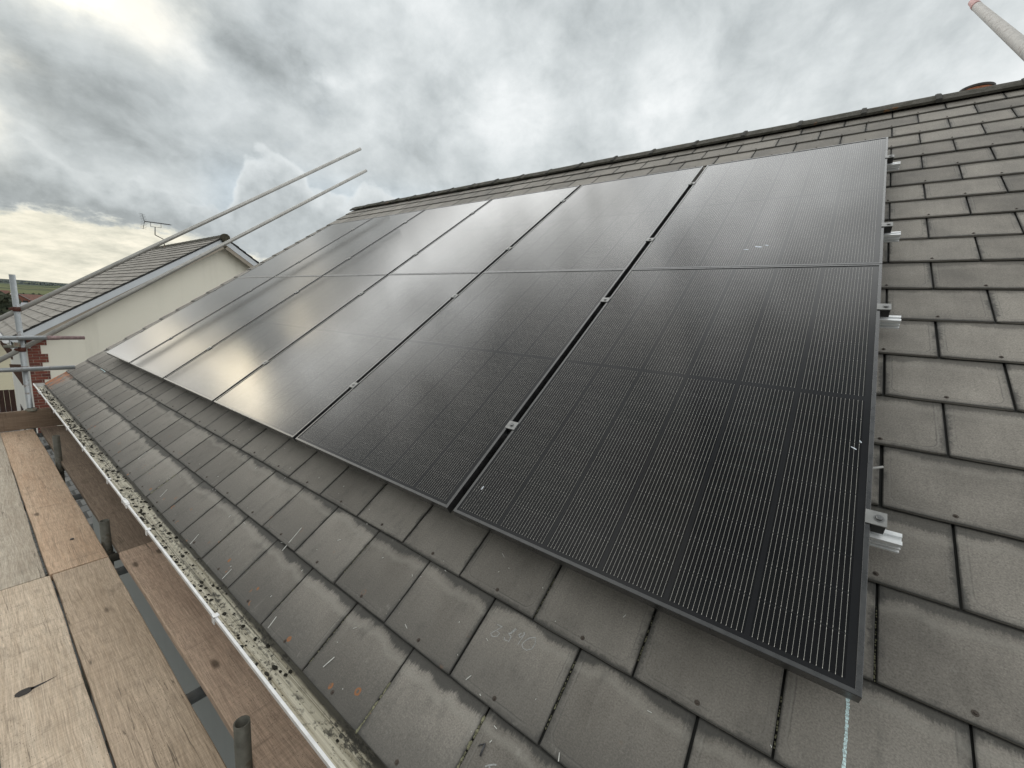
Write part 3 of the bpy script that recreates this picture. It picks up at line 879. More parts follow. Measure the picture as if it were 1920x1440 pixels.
# ------------------------------------------------------------------ rails with their clamps
RB = [(.415, 'lowest silver rail, carrying the lower panel row close to its bottom edge'),
      (1.402, 'second silver rail up, under the top half of the lower panel row'),
      (2.138, 'third silver rail up, under the bottom half of the upper panel row'),
      (3.112, 'topmost silver rail, nearest the ridge, under the upper panel row')]
def rail_profile(a, b):
    pts = [(-.019, .0), (.019, .0), (.019, .0055), (.0085, .0055), (.0085, .0115), (.017, .0115), (.017, .0175), (.010, .0175), (.010, .025), (.017, .025), (.017, .037),
           (.006, .037), (.006, .030), (-.006, .030), (-.006, .037), (-.017, .037), (-.017, .025), (-.010, .025), (-.010, .0175), (-.017, .0175), (-.017, .0115), (-.0085, .0115), (-.0085, .0055), (-.019, .0055)]
    return [pl(a, b + x, -FH - .0385 + z) for x, z in pts]
def clamp(parent, a, b, end):
    mb = MB()
    h = .0022
    if end == 0:
        w = PG + .018
        mb.box(pl(a - w/2, b - .021, .0008), EA*w, EB*.042, EN*.0028)
        mb.box(pl(a - .010, b - .019, -FH + .003), EA*.020, EB*.038, EN*(FH - .004), 1)
        bc = a
    else:
        s = end
        mb.box(pl(a - s*.0105, b - .021, .0008), EA*s*.042, EB*.042, EN*.0028)
        mb.box(pl(a + s*.003, b - .019, -FH + .002), EA*s*.027, EB*.038, EN*(FH - .0035), 1)
        bc = a + s*.0155
    o = mb.build('clamp', [M['clamp'], M['seal_and_shade']], parent, origin=pl(bc, b, 0), bevel=.0006, recalc=True)  # black body paints in the shade on the clamp's sides
    mb = MB()
    p = pl(bc, b, .0036)
    mb.tube(p, p + EN*.0012, .0105, 14); mb.tube(p + EN*.0012, p + EN*.0050, .0078, 14, r1=.0052)
    bt = mb.build('bolt', M['bolt'], o, origin=p)
    mb = MB()
    return o
for b, lab in RB:
    a_0, a_1 = -.067, 7.03
    mb = MB()
    mb.sweep([rail_profile(a_0, b), rail_profile(a_1, b)])
    for af in (.35, 1.25, 2.15, 3.05, 3.95, 4.85, 5.75, 6.6):      # roof hooks below the rail
        mb.box(pl(af, b - .02, -FH - .0385 - .040), EA*.03, EB*.04, EN*.0395)
    rl = mb.build('mounting_rail', M['rail'], origin=pl(-.067, b, -FH-.04), recalc=True)
    tag(rl, lab, 'mounting rail', 'aluminium rails under the panels')
    bcl = b + .016
    clamp(rl, 0.0, bcl, -1)
    for c in range(5): clamp(rl, (c+1)*PW + c*PG + PG/2, bcl, 0)
    clamp(rl, 6*PW + 5*PG, bcl, 1)

# ------------------------------------------------------------------ flue, behind the ridge
fx, fy = 4.10, -.545
t = thing('flue_terminal', (fx, fy, apex.z - .19), 'round terracotta flue terminal peeping over the ridge at the right', 'chimney pot')
mb = MB(); mb.tube((fx, fy, apex.z - .24), (fx, fy, apex.z + .134), .088, 28, r1=.098); mb.build('pot', M['terra'], t)
mb = MB()
for z0, z1, r0, r1 in ((.132, .143, .100, .106), (.143, .151, .106, .104), (.151, .156, .104, .07)):
    mb.tube((fx, fy, apex.z + z0), (fx, fy, apex.z + z1), r0, 28, r1=r1)
mb.build('cap', M['potrim'], t)

# ------------------------------------------------------------------ scaffold
TR = .02415; TI = .0205
def zz(v): return GZ + v
BZ = zz(-.87)
SCG = 'galvanised scaffold tubes'
def tube_thing(name, p0, p1, mat, label, group=None, tips=None, cat='scaffold tube'):
    mb = MB(); mb.tube(p0, p1, TR, 24, inner=TI)
    o = mb.build(name, mat, origin=p0); tag(o, label, cat, group)
    return o
def coupler(parent, c, d1, d2, mat, big=1.0):
    """band round a tube lying along d1, body towards d2, with a nut"""
    c, d1, d2 = V(c), V(d1).normalized(), V(d2).normalized()
    mb = MB(); r = TR + .006*big
    mb.tube(c - d1*.024, c + d1*.024, r, 20)
    side = d1.cross(d2).normalized()
    mb.cbox(c + d2*(r + .010), .046, .044, .036, 0, X=side, Y=d1, Z=d2)
    mb.cbox(c + side*(r + .006), .026, .030, .030, 0, X=side, Y=d1, Z=d2)
    o = mb.build('coupler', mat, parent, origin=c, recalc=True, bevel=.003)
    mb = MB(); q = c + side*(r + .016)
    mb.tube(q - d2*.03, q + d2*.034, .0065, 8); mb.tube(q + d2*.020, q + d2*.034, .0125, 6)
    mb.build('nut', mat, o, origin=q)
    return o
SL = V((1.0, 0, .7285)).normalized()         # the gable handrails follow the roof pitch
YP = 7.225
px_top = V((-.621, YP, zz(.83))); px_bot = V((-.606, YP, 0.0))
pole = tube_thing('scaffold_standard', px_bot, px_top, M['galv'], 'upright scaffold tube at the far corner, standing behind the end toe board', SCG)
def on_pole(z): 
    f = (zz(z) - px_bot.z)/(px_top.z - px_bot.z); return px_bot + (px_top - px_bot)*f
UPV = V((0,0,1))
YB = YP + .052
t1a = V((-1.45, YB, zz(.485 - (.875)*.7285))); 
def slope_pt(x, x0, z0, y): return V((x, y, zz(z0 + (x - x0)*.7285)))
g1 = tube_thing('guard_rail', slope_pt(-1.5, -.570, .476, YB), slope_pt(3.615, -.570, .476, YB), M['galv_pale'], 'higher of the two long handrail tubes sloping up past the far gable', 'sloping gable handrails', cat='scaffold tube')
g2 = tube_thing('guard_rail', slope_pt(-1.5, -.600, .036, YB), slope_pt(3.735, -.600, .036, YB), M['galv_pale'], 'lower of the two long handrail tubes sloping up past the far gable', 'sloping gable handrails', cat='scaffold tube')
coupler(pole, on_pole(.462), UPV, (0, 1, 0), M['rust']); coupler(pole, on_pole(.020), UPV, (0, 1, 0), M['rust'])
YF = YP - .052
h1 = tube_thing('ledger', (-1.9, YF, zz(.150)), (-.334, YF, zz(.152)), M['galv'], 'level tube with a red-stained end, crossing the far upright above the other', 'level tubes at the far upright', cat='scaffold tube')
h2 = tube_thing('ledger', (-1.9, YF, zz(-.193)), (-.236, YF, zz(-.196)), M['galv'], 'level tube crossing the far upright just above the gutter end', 'level tubes at the far upright', cat='scaffold tube')
mb = MB(); mb.tube((-.43, YF, zz(.152)), (-.3335, YF, zz(.152)), TR + .0006, 24, inner=TI); mb.build('painted_end', M['redtip2'], h1, origin=(-.4, YF, zz(.152)))
coupler(pole, on_pole(.150), UPV, (0, -1, 0), M['rust']); coupler(pole, on_pole(-.193), UPV, (0, -1, 0), M['rust'])
mb = MB()
c = on_pole(.055) + V((-.055, .0, 0)); mb.tube(c - V((.075, 0, 0)), c + V((.03, 0, 0)), .016, 12); mb.cbox(c + V((.02, -.01, .02)), .05, .06, .05)
mb.build('coupler', M['oldcoupler'], pole, origin=c, recalc=True)
mb = MB()
c = V((-.608, YP - .052, zz(-.655))); mb.tube(c - UPV*.016, c + UPV*.006, .050, 20, r1=.052); mb.tube(c + UPV*.006, c + UPV*.014, .052, 20, r1=.036)
mb.cbox(c + V((0, .02, .0)), .07, .05, .028)
mb.build('collar', M['oldcoupler'], pole, origin=c)
# near gable handrail end, upper right
n0 = V((3.40, -.349, zz(3.010)))
M['galv_scuffed'] = mat_metal('scuffed_tube', (.42, .40, .375), .55, .35, rust=.30, rustcol=(.22, .19, .17), sc=26, wear=.3)
ng = tube_thing('guard_rail', n0 - V((1, 0, .672))*4.9, n0, M['galv_scuffed'], 'sloping handrail tube with a faded red end at the top right', 'sloping gable handrails', cat='scaffold tube')
mb = MB(); dd = V((1, 0, .672)).normalized(); mb.tube(n0 - dd*.115, n0 + dd*.0004, TR + .0007, 24, inner=TI); mb.build('painted_end', M['redtip'], ng, origin=n0)
# short stub posts between the boards and the gutter
posts = [(-.561, 1.52, -.682, 'nearest stub post, open-topped tube beside the gutter'), (-.566, 3.66, -.742, 'middle stub post, standing where the scaffold boards meet end to end'), (-.571, 5.66, -.628, 'farthest stub post, a dark tube close to the end toe board')]
for x, y, z, lab in posts:
    mb = MB(); mb.tube((x - .004, y, 0), (x, y, zz(z)), TR, 28, inner=TI, depth=.4)
    o = mb.build('scaffold_standard', M['galv_dark'], origin=(x, y, 0)); tag(o, lab, 'scaffold tube', 'stub posts along the gutter')
    coupler(o, (x - .002, y, zz(-.955)), UPV, (-1, 0, 0), M['galv_dark'])
# transoms under the boards and the inside ledger
for i, (y, lab) in enumerate(((2.03, 'cross tube under the boards, seen in the gap nearest the camera'), (3.30, 'cross tube under the boards just this side of the middle post'), (3.50, 'dark cross tube under the boards at the foot of the middle post'),
               (4.75, 'cross tube under the far boards, between the two farther posts'), (6.45, 'cross tube under the far boards, near the end toe board'), (7.05, 'last cross tube under the far boards, at the toe board'))):
    x1 = -.30
    tube_thing('transom', (-2.1, y, BZ - .038 - TR - .001), (x1, y, BZ - .038 - TR - .001), M['galv_dark' if i in (2,) else 'galv'], lab, 'cross tubes under the boards')
tube_thing('ledger', (-.62, -1.4, BZ - .038 - 3*TR - .004), (-.612, 7.6, BZ - .038 - 3*TR - .004), M['galv_dark'], 'long tube running lengthwise under the boards beside the stub posts', SCG)

def board(name, x0, x1, y0, y1, z0, z1, mat, label, group, skew0=0, skew1=0, th=.038, dx=0.0):
    """plank lying along y; top from z0 (at y0) to z1 (at y1)"""
    mb = MB(); n = 26; rings = []
    sd = R()*50
    for i in range(n+1):
        t = i/n; y = y0 + (y1-y0)*t
        e0 = .0035*mnoise.noise(V((sd, y*2.4, 0))) + .002*mnoise.noise(V((sd, y*9, 5))); e1 = .0035*mnoise.noise(V((sd+9, y*2.4, 0))) + .002*mnoise.noise(V((sd+9, y*9, 5)))
        zt = z0 + (z1-z0)*t + .0012*mnoise.noise(V((sd, y*1.3, 2)))
        l, r = x0 + e0 + dx*t, x1 + e1 + dx*t; cv = .0035
        cup = .0016*mnoise.noise(V((sd+3, y*.8, 1)))
        ys = lambda x: y + (skew0*(1-t) if i == 0 else (skew1 if i == n else 0))*((x - x0)/(x1 - x0))
        P = [(l, zt-th+cv), (l+cv, zt-th), (r-cv, zt-th), (r, zt-th+cv), (r, zt-cv), (r-cv, zt), (r-.05, zt+cup), ((l+r)/2, zt+cup*1.5), (l+.05, zt+cup), (l+cv, zt), (l, zt-cv)]
        rings.append([V((x, ys(x), z)) for x, z in P])
    mb.sweep(rings)
    o = mb.build(name, mat, origin=((x0+x1)/2, (y0+y1)/2, z0 - th), recalc=True)
    return tag(o, label, 'scaffold board', group)
BG = 'scaffold boards of the working platform'
board('scaffold_board', -1.0560, -.8325, -.55, 3.392, BZ, BZ, M['bA'], 'pale board with a dark knot hole, at the bottom left', BG, skew1=.004)
board('scaffold_board', -1.0760, -.8480, 3.402, 7.125, BZ, BZ, M['bAf'], 'greyish pale board at the far left, butted to the knotted board', BG, skew0=.004, dx=-.006)
board('scaffold_board', -.8225, -.5950, -.55, 3.394, BZ, BZ, M['bB'], 'cracked brown board second from the left, nearest the camera', BG, skew1=.008)
board('scaffold_board', -.8330, -.5940, 3.408, 7.125, BZ, BZ, M['bBf'], 'orange-tinted board beyond the cracked brown one, reaching the toe board', BG, skew0=.004, dx=-.024)
board('scaffold_board', -.5210, -.2960, -.55, 3.345, BZ + .002, BZ + .036, M['bC'], 'reddish brown board under the gutter, its end lapped over the next board', BG, skew1=.02, dx=-.036)
board('scaffold_board', -.5385, -.3135, 3.02, 7.125, BZ - .004, BZ, M['bCf'], 'dark damp board under the gutter with its shade painted in, running to the toe board', BG, dx=-.034)
board('scaffold_board', -1.300, -1.067, -.55, 3.9, BZ, BZ, M['bAf'], 'board at the left edge of the platform, only its edge showing', BG)
# the toe board standing on edge across the far end
mb = MB(); n = 20; rings = []
for i in range(n+1):
    x = -1.75 + 1.40*i/n; zz0 = BZ + .002; dzz = .002*mnoise.noise(V((x*3, 0, 0)))
    P = [(7.138, zz0+.003), (7.141, zz0), (7.173, zz0), (7.176, zz0+.003), (7.176, zz0+.209+dzz), (7.173, zz0+.212+dzz), (7.141, zz0+.212+dzz), (7.138, zz0+.209+dzz)]
    rings.append([V((x, y, z)) for y, z in P])
mb.sweep(rings)
def mat_wood_x(name, *a, **k):
    m = mat_wood(name, *a, **k)
    for nd in m.node_tree.nodes:
        if nd.type == 'MAPPING' and nd.inputs[0].links and nd.inputs[0].links[0].from_node.type == 'TEX_COORD':
            nd.inputs[2].default_value = (0, 0, math.pi/2)
    return m
M['bT'] = mat_wood_x('toe_board_grain', (.15, .105, .075), (.25, .185, .135), 9.9, dirt=.6)
tag(mb.build('toe_board', M['bT'], origin=(-1.0, 7.157, BZ), recalc=True), 'brown toe board standing on edge across the far end of the platform', 'toe board')
# knot hole and a pebble on the boards
mb = MB()
n = 18
kc = V((-.985, 2.466, BZ + .0018)); mb.face([kc + V((.026*math.cos(2*math.pi*t/n)*U(.85,1.1), .020*math.sin(2*math.pi*t/n)*U(.85,1.1), 0)) for t in range(n)])
mb.face([kc + V((.018, .008, 0)), kc + V((.018, -.008, 0)), kc + V((.055, -.001, 0)), kc + V((.095, .012, 0)), kc + V((.06, .008, 0))][::1])
kb = [o for o in COL.objects if o.get('label', '').startswith('pale board with a dark knot')][0]
M['knot'] = mat_plain('dark_knot', (.014, .009, .008), .7, 0, .5, 60, .2)
mb.build('knot', M['knot'], kb, origin=kc)
mb = MB(); lump((-.702, 3.797, BZ + .0005), .011, .7); tag(mb.build('pebble', M['potrim'], origin=(-.702, 3.797, BZ)), 'small grey stone lying on the orange-tinted board', 'stone')

# ------------------------------------------------------------------ the house next door
NY, NY2 = 16.0, 24.0
nr = V((4.36, 0, zz(2.70)))
NPT = math.radians(34.6); NC, NSI = math.cos(NPT), math.sin(NPT)
def nroof(x): return nr.z - abs(x - nr.x)*math.tan(NPT)
nh = thing('neighbour_house', (4.3, 20, 0), 'cream rendered house next door with a slate gable roof and brick corner', 'house')
ex0 = -.36
nfar = 2*nr.x - ex0
mb = MB()
prof = [(-.04, 0), (nfar - .32, 0), (nfar - .32, nroof(-.04) - .12), (nr.x, nr.z - .22), (-.04, nroof(-.04) - .12)]
for y0, y1 in ((NY + .30, NY2 - .25),):
    i = mb.idx([V((x, y0, z)) for x, z in prof]); k = mb.idx([V((x, y1, z)) for x, z in prof]); n = len(prof)
    mb.poly([i+q for q in range(n)], 0); mb.poly([k+q for q in reversed(range(n))], 0)
    for q in range(n):
        mb.poly([i+q, k+q, k+(q+1)%n, i+(q+1)%n], 1 if q == n-1 else 0)
mb.build('wall', [M['cream'], M['white']], nh, recalc=True)
# brick quoins, alternate long and short blocks
mb = MB()
z = .15; k = 0
ztop = nroof(-.04) - .20
while z < ztop:
    hgt = .225 if k % 2 == 0 else .225
    w = .34 if k % 2 == 0 else .225
    mb.box((-.048, NY + .285, z), (w, 0, 0), (0, .02, 0), (0, 0, min(hgt, ztop - z) - .0), 0)
    z += hgt; k += 1
mb.build('quoin', M['brick'], nh)
# roof: stepped courses
mb = MB()
Ln = (nr.x - ex0)/NC; nc = int(Ln/G) + 1
for sg in (-1, 1):
    dn = V((sg*NC, 0, -NSI)); nn = V((sg*NSI, 0, NC))
    for k in range(nc):
        t0 = Ln - k*G; t1 = max(t0 - G - .03, .01)
        o = V((nr.x, NY - .03, nr.z))
        a, b = o + dn*t0 + nn*.026, o + dn*t1 + nn*(.026 - .0195)
        aa, bb_ = V((a.x, NY2, a.z)), V((b.x, NY2, b.z))
        uv = [(0, k*G), (NY2-NY, k*G), (NY2-NY, k*G + G*1.12 - .001), (0, k*G + G*1.12 - .001)]
        uv = [(0, k*G+.0005), (NY2-NY, k*G+.0005), (NY2-NY, k*G + G - .0005), (0, k*G + G - .0005)]
        mb.face([a, aa, bb_, b] if sg < 0 else [b, bb_, aa, a], 0, uv=uv if sg < 0 else uv[::-1])
        a2, aa2 = a - nn*.026, aa - nn*.026
        mb.face([a2, aa2, aa, a] if sg < 0 else [a, aa, aa2, a2], 1, uv=[(0,0)]*4)  # dark tail face paints in the step shadow of the course
        mb.face([a, b, b - nn*.012, a - nn*.012] if sg < 0 else [b, a, a - nn*.012, b - nn*.012], 1, uv=[(0,0)]*4)
    o = V((nr.x, NY - .01, nr.z)); mb.box(o + dn*.02, dn*(Ln - .05), (0, NY2-NY, 0), nn*-.03, 1)
nroofo = mb.build('roof', [M['nslate'], M['seal_and_shade']], nh)
mb = MB()
def nsec(y, w=.13, h=0): return [V((nr.x + x, y, nr.z + z + h)) for x, z in ((-w, -.055), (-w*.6, .015), (-.03, .062), (.03, .062), (w*.6, .015), (w, -.055))]
y = NY - .06
while y < NY2:
    y2 = min(y + .45, NY2 + .02); mb.sweep([nsec(y), nsec(y2)]); mb.sweep([nsec(y2 - .03, .136, .006), nsec(y2 + .012, .136, .006)]); y = y2
mb.build('ridge', M['ridge'], nh, recalc=True)
mb = MB()   # ridge end cap, mossy lump of mortar
mb.sweep([[V((nr.x + x*1.0, NY - .13, nr.z + z)) for x, z in ((-.13, -.08), (-.12, .02), (-.05, .085), (.05, .085), (.12, .02), (.13, -.08), (.06, -.16), (-.06, -.16))],
          [V((nr.x + x*1.06, NY - .01, nr.z + z)) for x, z in ((-.13, -.08), (-.12, .02), (-.05, .085), (.05, .085), (.12, .02), (.13, -.08), (.06, -.16), (-.06, -.16))]])
M['capmoss'] = mat_plain('mossy_mortar', (.050, .045, .030), .95, 0, .5, 20, .8)
mb.build('ridge_end_cap', M['capmoss'], nh, recalc=True, bevel=.01)
for sg in (-1, 1):
    dn = V((sg*NC, 0, -NSI)); nn = V((sg*NSI, 0, NC))
    mb = MB(); o = V((nr.x, NY, nr.z)) - nn*.034
    mb.box(o + dn*.02, dn*(Ln - .03), (0, .022, 0), nn*-.150)
    mb.build('barge_board', M['barge'], nh)
    mb = MB(); o = V((nr.x, NY + .012, nr.z)) - nn*.185
    mb.box(o + dn*.22, dn*(Ln - .52), (0, .02, 0), nn*-.110)
    mb.build('verge_trim', M['soffit'], nh)
    mb = MB(); o = V((nr.x, NY + .0345, nr.z)) - nn*.160
    mb.box(o + dn*.16, dn*(Ln - .50), (0, .285, 0), nn*-.012)
    mb.build('soffit', M['soffit'], nh)
mb = MB(); ez_ = nroof(ex0)
mb.box((ex0 + .03, NY + .03, ez_ - .24), (.022, 0, 0), (0, NY2 - NY - .05, 0), (0, 0, .19)); mb.build('fascia', M['barge'], nh)
mb = MB(); mb.box((ex0 + .055, NY + .03, ez_ - .24), (.30, 0, 0), (0, NY2 - NY - .05, 0), (0, 0, .014)); mb.build('soffit', M['barge'], nh)
mb = MB()
for zc in (0,):
    mb.tube((ex0 - .03, NY - .02, ez_ - .06), (ex0 - .03, NY2, ez_ - .06), .055, 14)
mb.build('gutter', M['upvc'], nh)
# gallows brackets and their little canopies on the front wall
for yb_, zb_ in ((18.9, -1.55), (22.3, -1.15)):
    mb = MB()
    zt_ = zz(zb_)
    pts = [(-.04, zt_), (-.27, zt_ + .02), (-.26, zt_ - .10), (-.075, zt_ - .62), (-.04, zt_ - .62)]
    mb.sweep([[V((x, yb_, z)) for x, z in pts], [V((x, yb_ + .06, z)) for x, z in pts]])
    mb.build('canopy_bracket', M['brown'], nh, recalc=True)
for yy in (17.6, 20.6):
    mb = MB(); mb.box((-.055, yy, zz(-4.3)), (.02, 0, 0), (0, .9, 0), (0, 0, 1.1)); mb.build('window', M['glassdark'], nh)
mb = MB(); mb.tube((-.09, 17.2, .1), (-.09, 17.2, zz(-.80)), .034, 12); mb.build('downpipe', M['upvc'], nh)

ga = thing('garage', (2.2, 12, 0), 'low grey tiled garage roof glimpsed in the gap beside the boards', 'garage')
mb = MB(); mb.box((.02, 8.5, 0), (4.4, 0, 0), (0, 6.8, 0), (0, 0, 2.35)); mb.build('wall', M['ourwall'], ga, origin=(2.2, 12, 0))
mb = MB(); mb.sweep([[V((-.20, 8.3, 2.36)), V((4.6, 8.3, 3.3)), V((4.6, 8.3, 3.36)), V((-.20, 8.3, 2.42))], [V((-.20, 15.5, 2.36)), V((4.6, 15.5, 3.3)), V((4.6, 15.5, 3.36)), V((-.20, 15.5, 2.42))]])
mb.build('roof', M['paving'], ga, origin=(2.2, 12, 2.4), recalc=True)

# tv aerial on its roof
def yagi(name, base, top, tip0, tip1, label, elem, nrefl=5, off=V((0,0,0)), ref_tilt=None, kinked=True):
    base, top, tip0, tip1 = V(base), V(top), V(tip0), V(tip1)
    t = thing(name, base, label, 'tv aerial', None)
    mb = MB()
    if kinked:
        k = base + (top - base)*.55 + V((.30, 0, -.02)) * 0; mb.tube(base, base + V((-.03, 0, .28)), .016, 10); mb.tube(base + V((-.03, 0, .28)), top - V((.10, 0, .30)) + V((.08,0,0)), .016, 10); mb.tube(top - V((.02, 0, .30)), top, .016, 10)
    else: mb.tube(base, top, .018, 10)
    mb.build('mast', M['aerial'], t, origin=base)
    mb = MB(); mb.tube(tip0, tip1, .012, 8)
    d = (tip1 - tip0).normalized(); side = d.cross(UPV).normalized(); L = (tip1 - tip0).length
    mid = (tip0 + tip1)/2
    for f in (.22, .62):
        p = tip0 + d*L*f; mb.tube(p, p - UPV*.16, .007, 6)
    mb.tube(tip0 + d*L*.22 - UPV*.16, tip0 + d*L*.62 - UPV*.16, .007, 6)
    mb.build('boom', M['aerial'], t, origin=mid)
    n = 15
    for i in range(n):
        p = tip0 + d*L*(.06 + .92*i/(n-1)); mb = MB(); mb.tube(p - side*elem*U(.95,1.05) + UPV*.012, p + side*elem + UPV*.012, .006, 6); mb.build('element', M['aerial'], t, origin=p)
    for sg in (1, -1):
        mb = MB(); e = tip0 + (-d*.08 + UPV*sg*.30); mb.tube(tip0, e, .008, 6)
        for i in range(nrefl):
            p = tip0 + (e - tip0)*((i + .6)/nrefl); mb.tube(p - side*elem*1.5, p + side*elem*1.5, .0045, 6)
        mb.build('reflector', M['aerial'], t, origin=tip0)
    return t
dirA = V((.86, -.45, -.05))
yagi('tv_aerial', (4.36, 22.4, nr.z + .03), (4.05, 22.2, zz(3.41)), (3.80, 22.5, zz(3.60)), (4.45, 21.75, zz(3.54)), 'dark tv aerial with a comb reflector above the neighbouring ridge', .10)
yagi('tv_aerial', (6.50, -1.95, 3.0 + zz(-3.4)), (6.50, -1.95, zz(4.20)), (6.21, -1.30, zz(4.22)), (6.90, -2.3, zz(4.22)), 'tv aerial whose rod tips reach into the top right corner', .12, nrefl=4, kinked=False)

# ------------------------------------------------------------------ ground, fields, far things
mb = MB(); n = 48
rings = [0.01, 8, 20, 45, 90, 200, 430]
ids = [mb.idx([V((2 + r*math.cos(2*math.pi*t/n), 8 + r*math.sin(2*math.pi*t/n), 0)) for t in range(n)]) for r in rings]
for a, b in zip(ids[:-1], ids[1:]):
    for t in range(n): mb.poly([a+t, a+(t+1)%n, b+(t+1)%n, b+t][::-1])
gr = mb.build('ground', M['ground'], recalc=True); gr['kind'] = 'structure'
mb = MB(); mb.face([V((-6, 9.6, .004)), V((8, 9.6, .004)), V((8, 33, .004)), V((-6, 33, .004))])
pv = mb.build('path', M['paving']); pv['kind'] = 'structure'
mb = MB(); n = 120
rr = [425, 520, 640, 800, 960, 1130, 1400, 1800, 2300, 3000, 4200, 7000]
hh = [0, 2.4, 5.2, 7.6, 9.4, 11.2, 15, 22, 30, 40, 46, 30]
ids = []
for r, h in zip(rr, hh):
    P = []
    for t in range(n):
        an = 2*math.pi*t/n; x, y = 2 + r*math.cos(an), 8 + r*math.sin(an)
        P.append(V((x, y, (h - .02*(r < 430)) + (h*.34)*mnoise.noise(V((x*.0011, y*.0011, 3)))*(r > 900) + (2.2*mnoise.noise(V((x*.006, y*.006, 1))) if 900 < r < 5000 else 0))))
    ids.append(mb.idx(P))
for a, b in zip(ids[:-1], ids[1:]):
    for t in range(n): mb.poly([a+t, a+(t+1)%n, b+(t+1)%n, b+t][::-1], 0, True)
hl = mb.build('hills', M['hills'], recalc=True); hl['kind'] = 'structure'

# boundary fence
fe = thing('garden_fence', (-3.2, 27.2, 0), 'dark brown board fence standing left of the neighbouring house', 'fence')
mb = MB(); x = -6.5
while x < .6:
    mb.box((x, 27.2, .05), (.142, 0, 0), (0, .02, 0), (0, 0, 1.76 + U(-.01, .01))); x += .15
mb.build('board_panel', M['fence'], fe, origin=(-3, 27.2, .1))
for x in (-6.4, -4.6, -2.8, -1.0, .5):
    mb = MB(); mb.box((x, 27.10, 0), (.09, 0, 0), (0, .09, 0), (0, 0, 1.86)); mb.build('post', M['fence'], fe, origin=(x, 27.1, 0))

def tree(loc, h, r, leaf, label, seed, nl=1500, trunk=.3, ls=.35):
    random.seed(seed)
    t = thing('tree', loc, label, 'tree', 'trees beyond the houses')
    L = V(loc); mb = MB(); mb.tube(L, L + V((.1, 0, h*.55)), trunk*.5, 10, r1=trunk*.28)
    blobs = []
    for i in range(9):
        an = R()*6.28; q = L + V((math.cos(an)*r*U(.15,.75), math.sin(an)*r*U(.15,.75), h*U(.42,.88)))
        mb.tube(L + V((.08, 0, h*U(.25,.5))), q, trunk*.14, 6, r1=trunk*.04); blobs.append((q, r*U(.3,.52)))
    mb.build('trunk', M['bark'], t, origin=L)
    mb = MB()
    for i in range(nl):
        c, rr = random.choice(blobs); d = V((random.gauss(0,1), random.gauss(0,1), random.gauss(0,.8))).normalized()*rr*U(.45, 1.05)
        p = c + d; u = V((random.gauss(0,1), random.gauss(0,1), random.gauss(0,1))).normalized(); w = u.orthogonal().normalized(); s = ls*U(.5, 1.2)
        mb.face([p - u*s, p + w*s*.6, p + u*s, p - w*s*.6])
    mb.build('crown', leaf, t, origin=L)
tree((-.6, 62, 0), 6.4, 2.6, M['leafdark'], 'dark green tree at the left edge beyond the fence', 11)
tree((1.6, 70, 0), 5.2, 2.0, M['leafdark'], 'smaller dark tree beside the far upright, behind the roofs', 12)
tree((-2.0, 75, 0), 7.6, 2.4, M['leafred'], 'russet tree at the left edge, tallest of those behind the roofs', 13)
random.seed(21)
def far_house(name, x, y, w, d, eave, ridge, wall, roofm, label, ridge_along='x', win=True):
    t = thing(name, (x, y, 0), label, 'house', None)
    mb = MB()
    if ridge_along == 'x':
        P = [(-d/2, 0), (d/2, 0), (d/2, eave), (0, ridge), (-d/2, eave)]
        mb.sweep([[V((x - w/2, y + q, z)) for q, z in P], [V((x + w/2, y + q, z)) for q, z in P]])
    else:
        P = [(-w/2, 0), (w/2, 0), (w/2, eave), (0, ridge), (-w/2, eave)]
        mb.sweep([[V((x + q, y - d/2, z)) for q, z in P], [V((x + q, y + d/2, z)) for q, z in P]])
    mb.build('wall', wall, t, recalc=True)
    mb = MB(); o = .3; th = .12
    for s in (-1, 1):
        if ridge_along == 'x':
            run = V((0, s*d/2, eave - ridge)); run = run*(1 + o/run.length); mb.box((x - w/2 - o, y, ridge + .02), (w + 2*o, 0, 0), run, (0, 0, th))
        else:
            run = V((s*w/2, 0, eave - ridge)); run = run*(1 + o/run.length); mb.box((x, y - d/2 - o, ridge + .02), (0, d + 2*o, 0), run, (0, 0, th))
    mb.build('roof', roofm, t, recalc=True)
    if win:
        for k in (-1, 1):
            mb = MB(); mb.box((x + k*w*.25 - .5, y - d/2 - .04, eave*.62), (1, 0, 0), (0, .03, 0), (0, 0, 1.1)); mb.build('window', M['glassdark'], t)
far_house('far_house', 9.9, 205, 7.5, 7, 1.6, 4.4, M['brick'], M['greyroof'], 'small far building with a grey roof and red brick gable', 'y')
far_house('far_house', 17.5, 235, 13, 8, 1.4, 3.6, M['brick'], M['redroof'], 'low far building with an orange-red tiled roof', 'x')
far_house('far_house', .9, 96, 5, 6, 2.8, 5.4, M['brick'], M['redroof'], 'red brick house half hidden behind the dark trees', 'x')
far_house('far_house', 4.0, 120, 6, 6, 1.6, 3.2, M['white'], M['greyroof'], 'pale low house between the trees and the grey-roofed building', 'x')
mb = MB()
P = [(3.2*math.cos(math.pi*t/8), 2.4*math.sin(math.pi*t/8)) for t in range(9)]
mb.sweep([[V((14, 330 + y, z)) for y, z in P], [V((40, 345 + y, z)) for y, z in P]])
tag(mb.build('polytunnel', M['palesheet'], origin=(27, 337, 0), recalc=True), 'long white polytunnel below the green field', 'polytunnel')
mb = MB()
for i in range(2600):
    t = R(); x, y = -40 + 190*t, 372 + 40*math.sin(t*2) + U(-1.2, 1.2); z = U(.1, 2.3)*U(.6, 1.3)
    u = V((random.gauss(0,1), random.gauss(0,1), random.gauss(0,1))).normalized(); w = u.orthogonal().normalized(); s = U(.4, .9)
    mb.face([V((x, y, z)) - u*s, V((x, y, z)) + w*s*.6, V((x, y, z)) + u*s, V((x, y, z)) - w*s*.6])
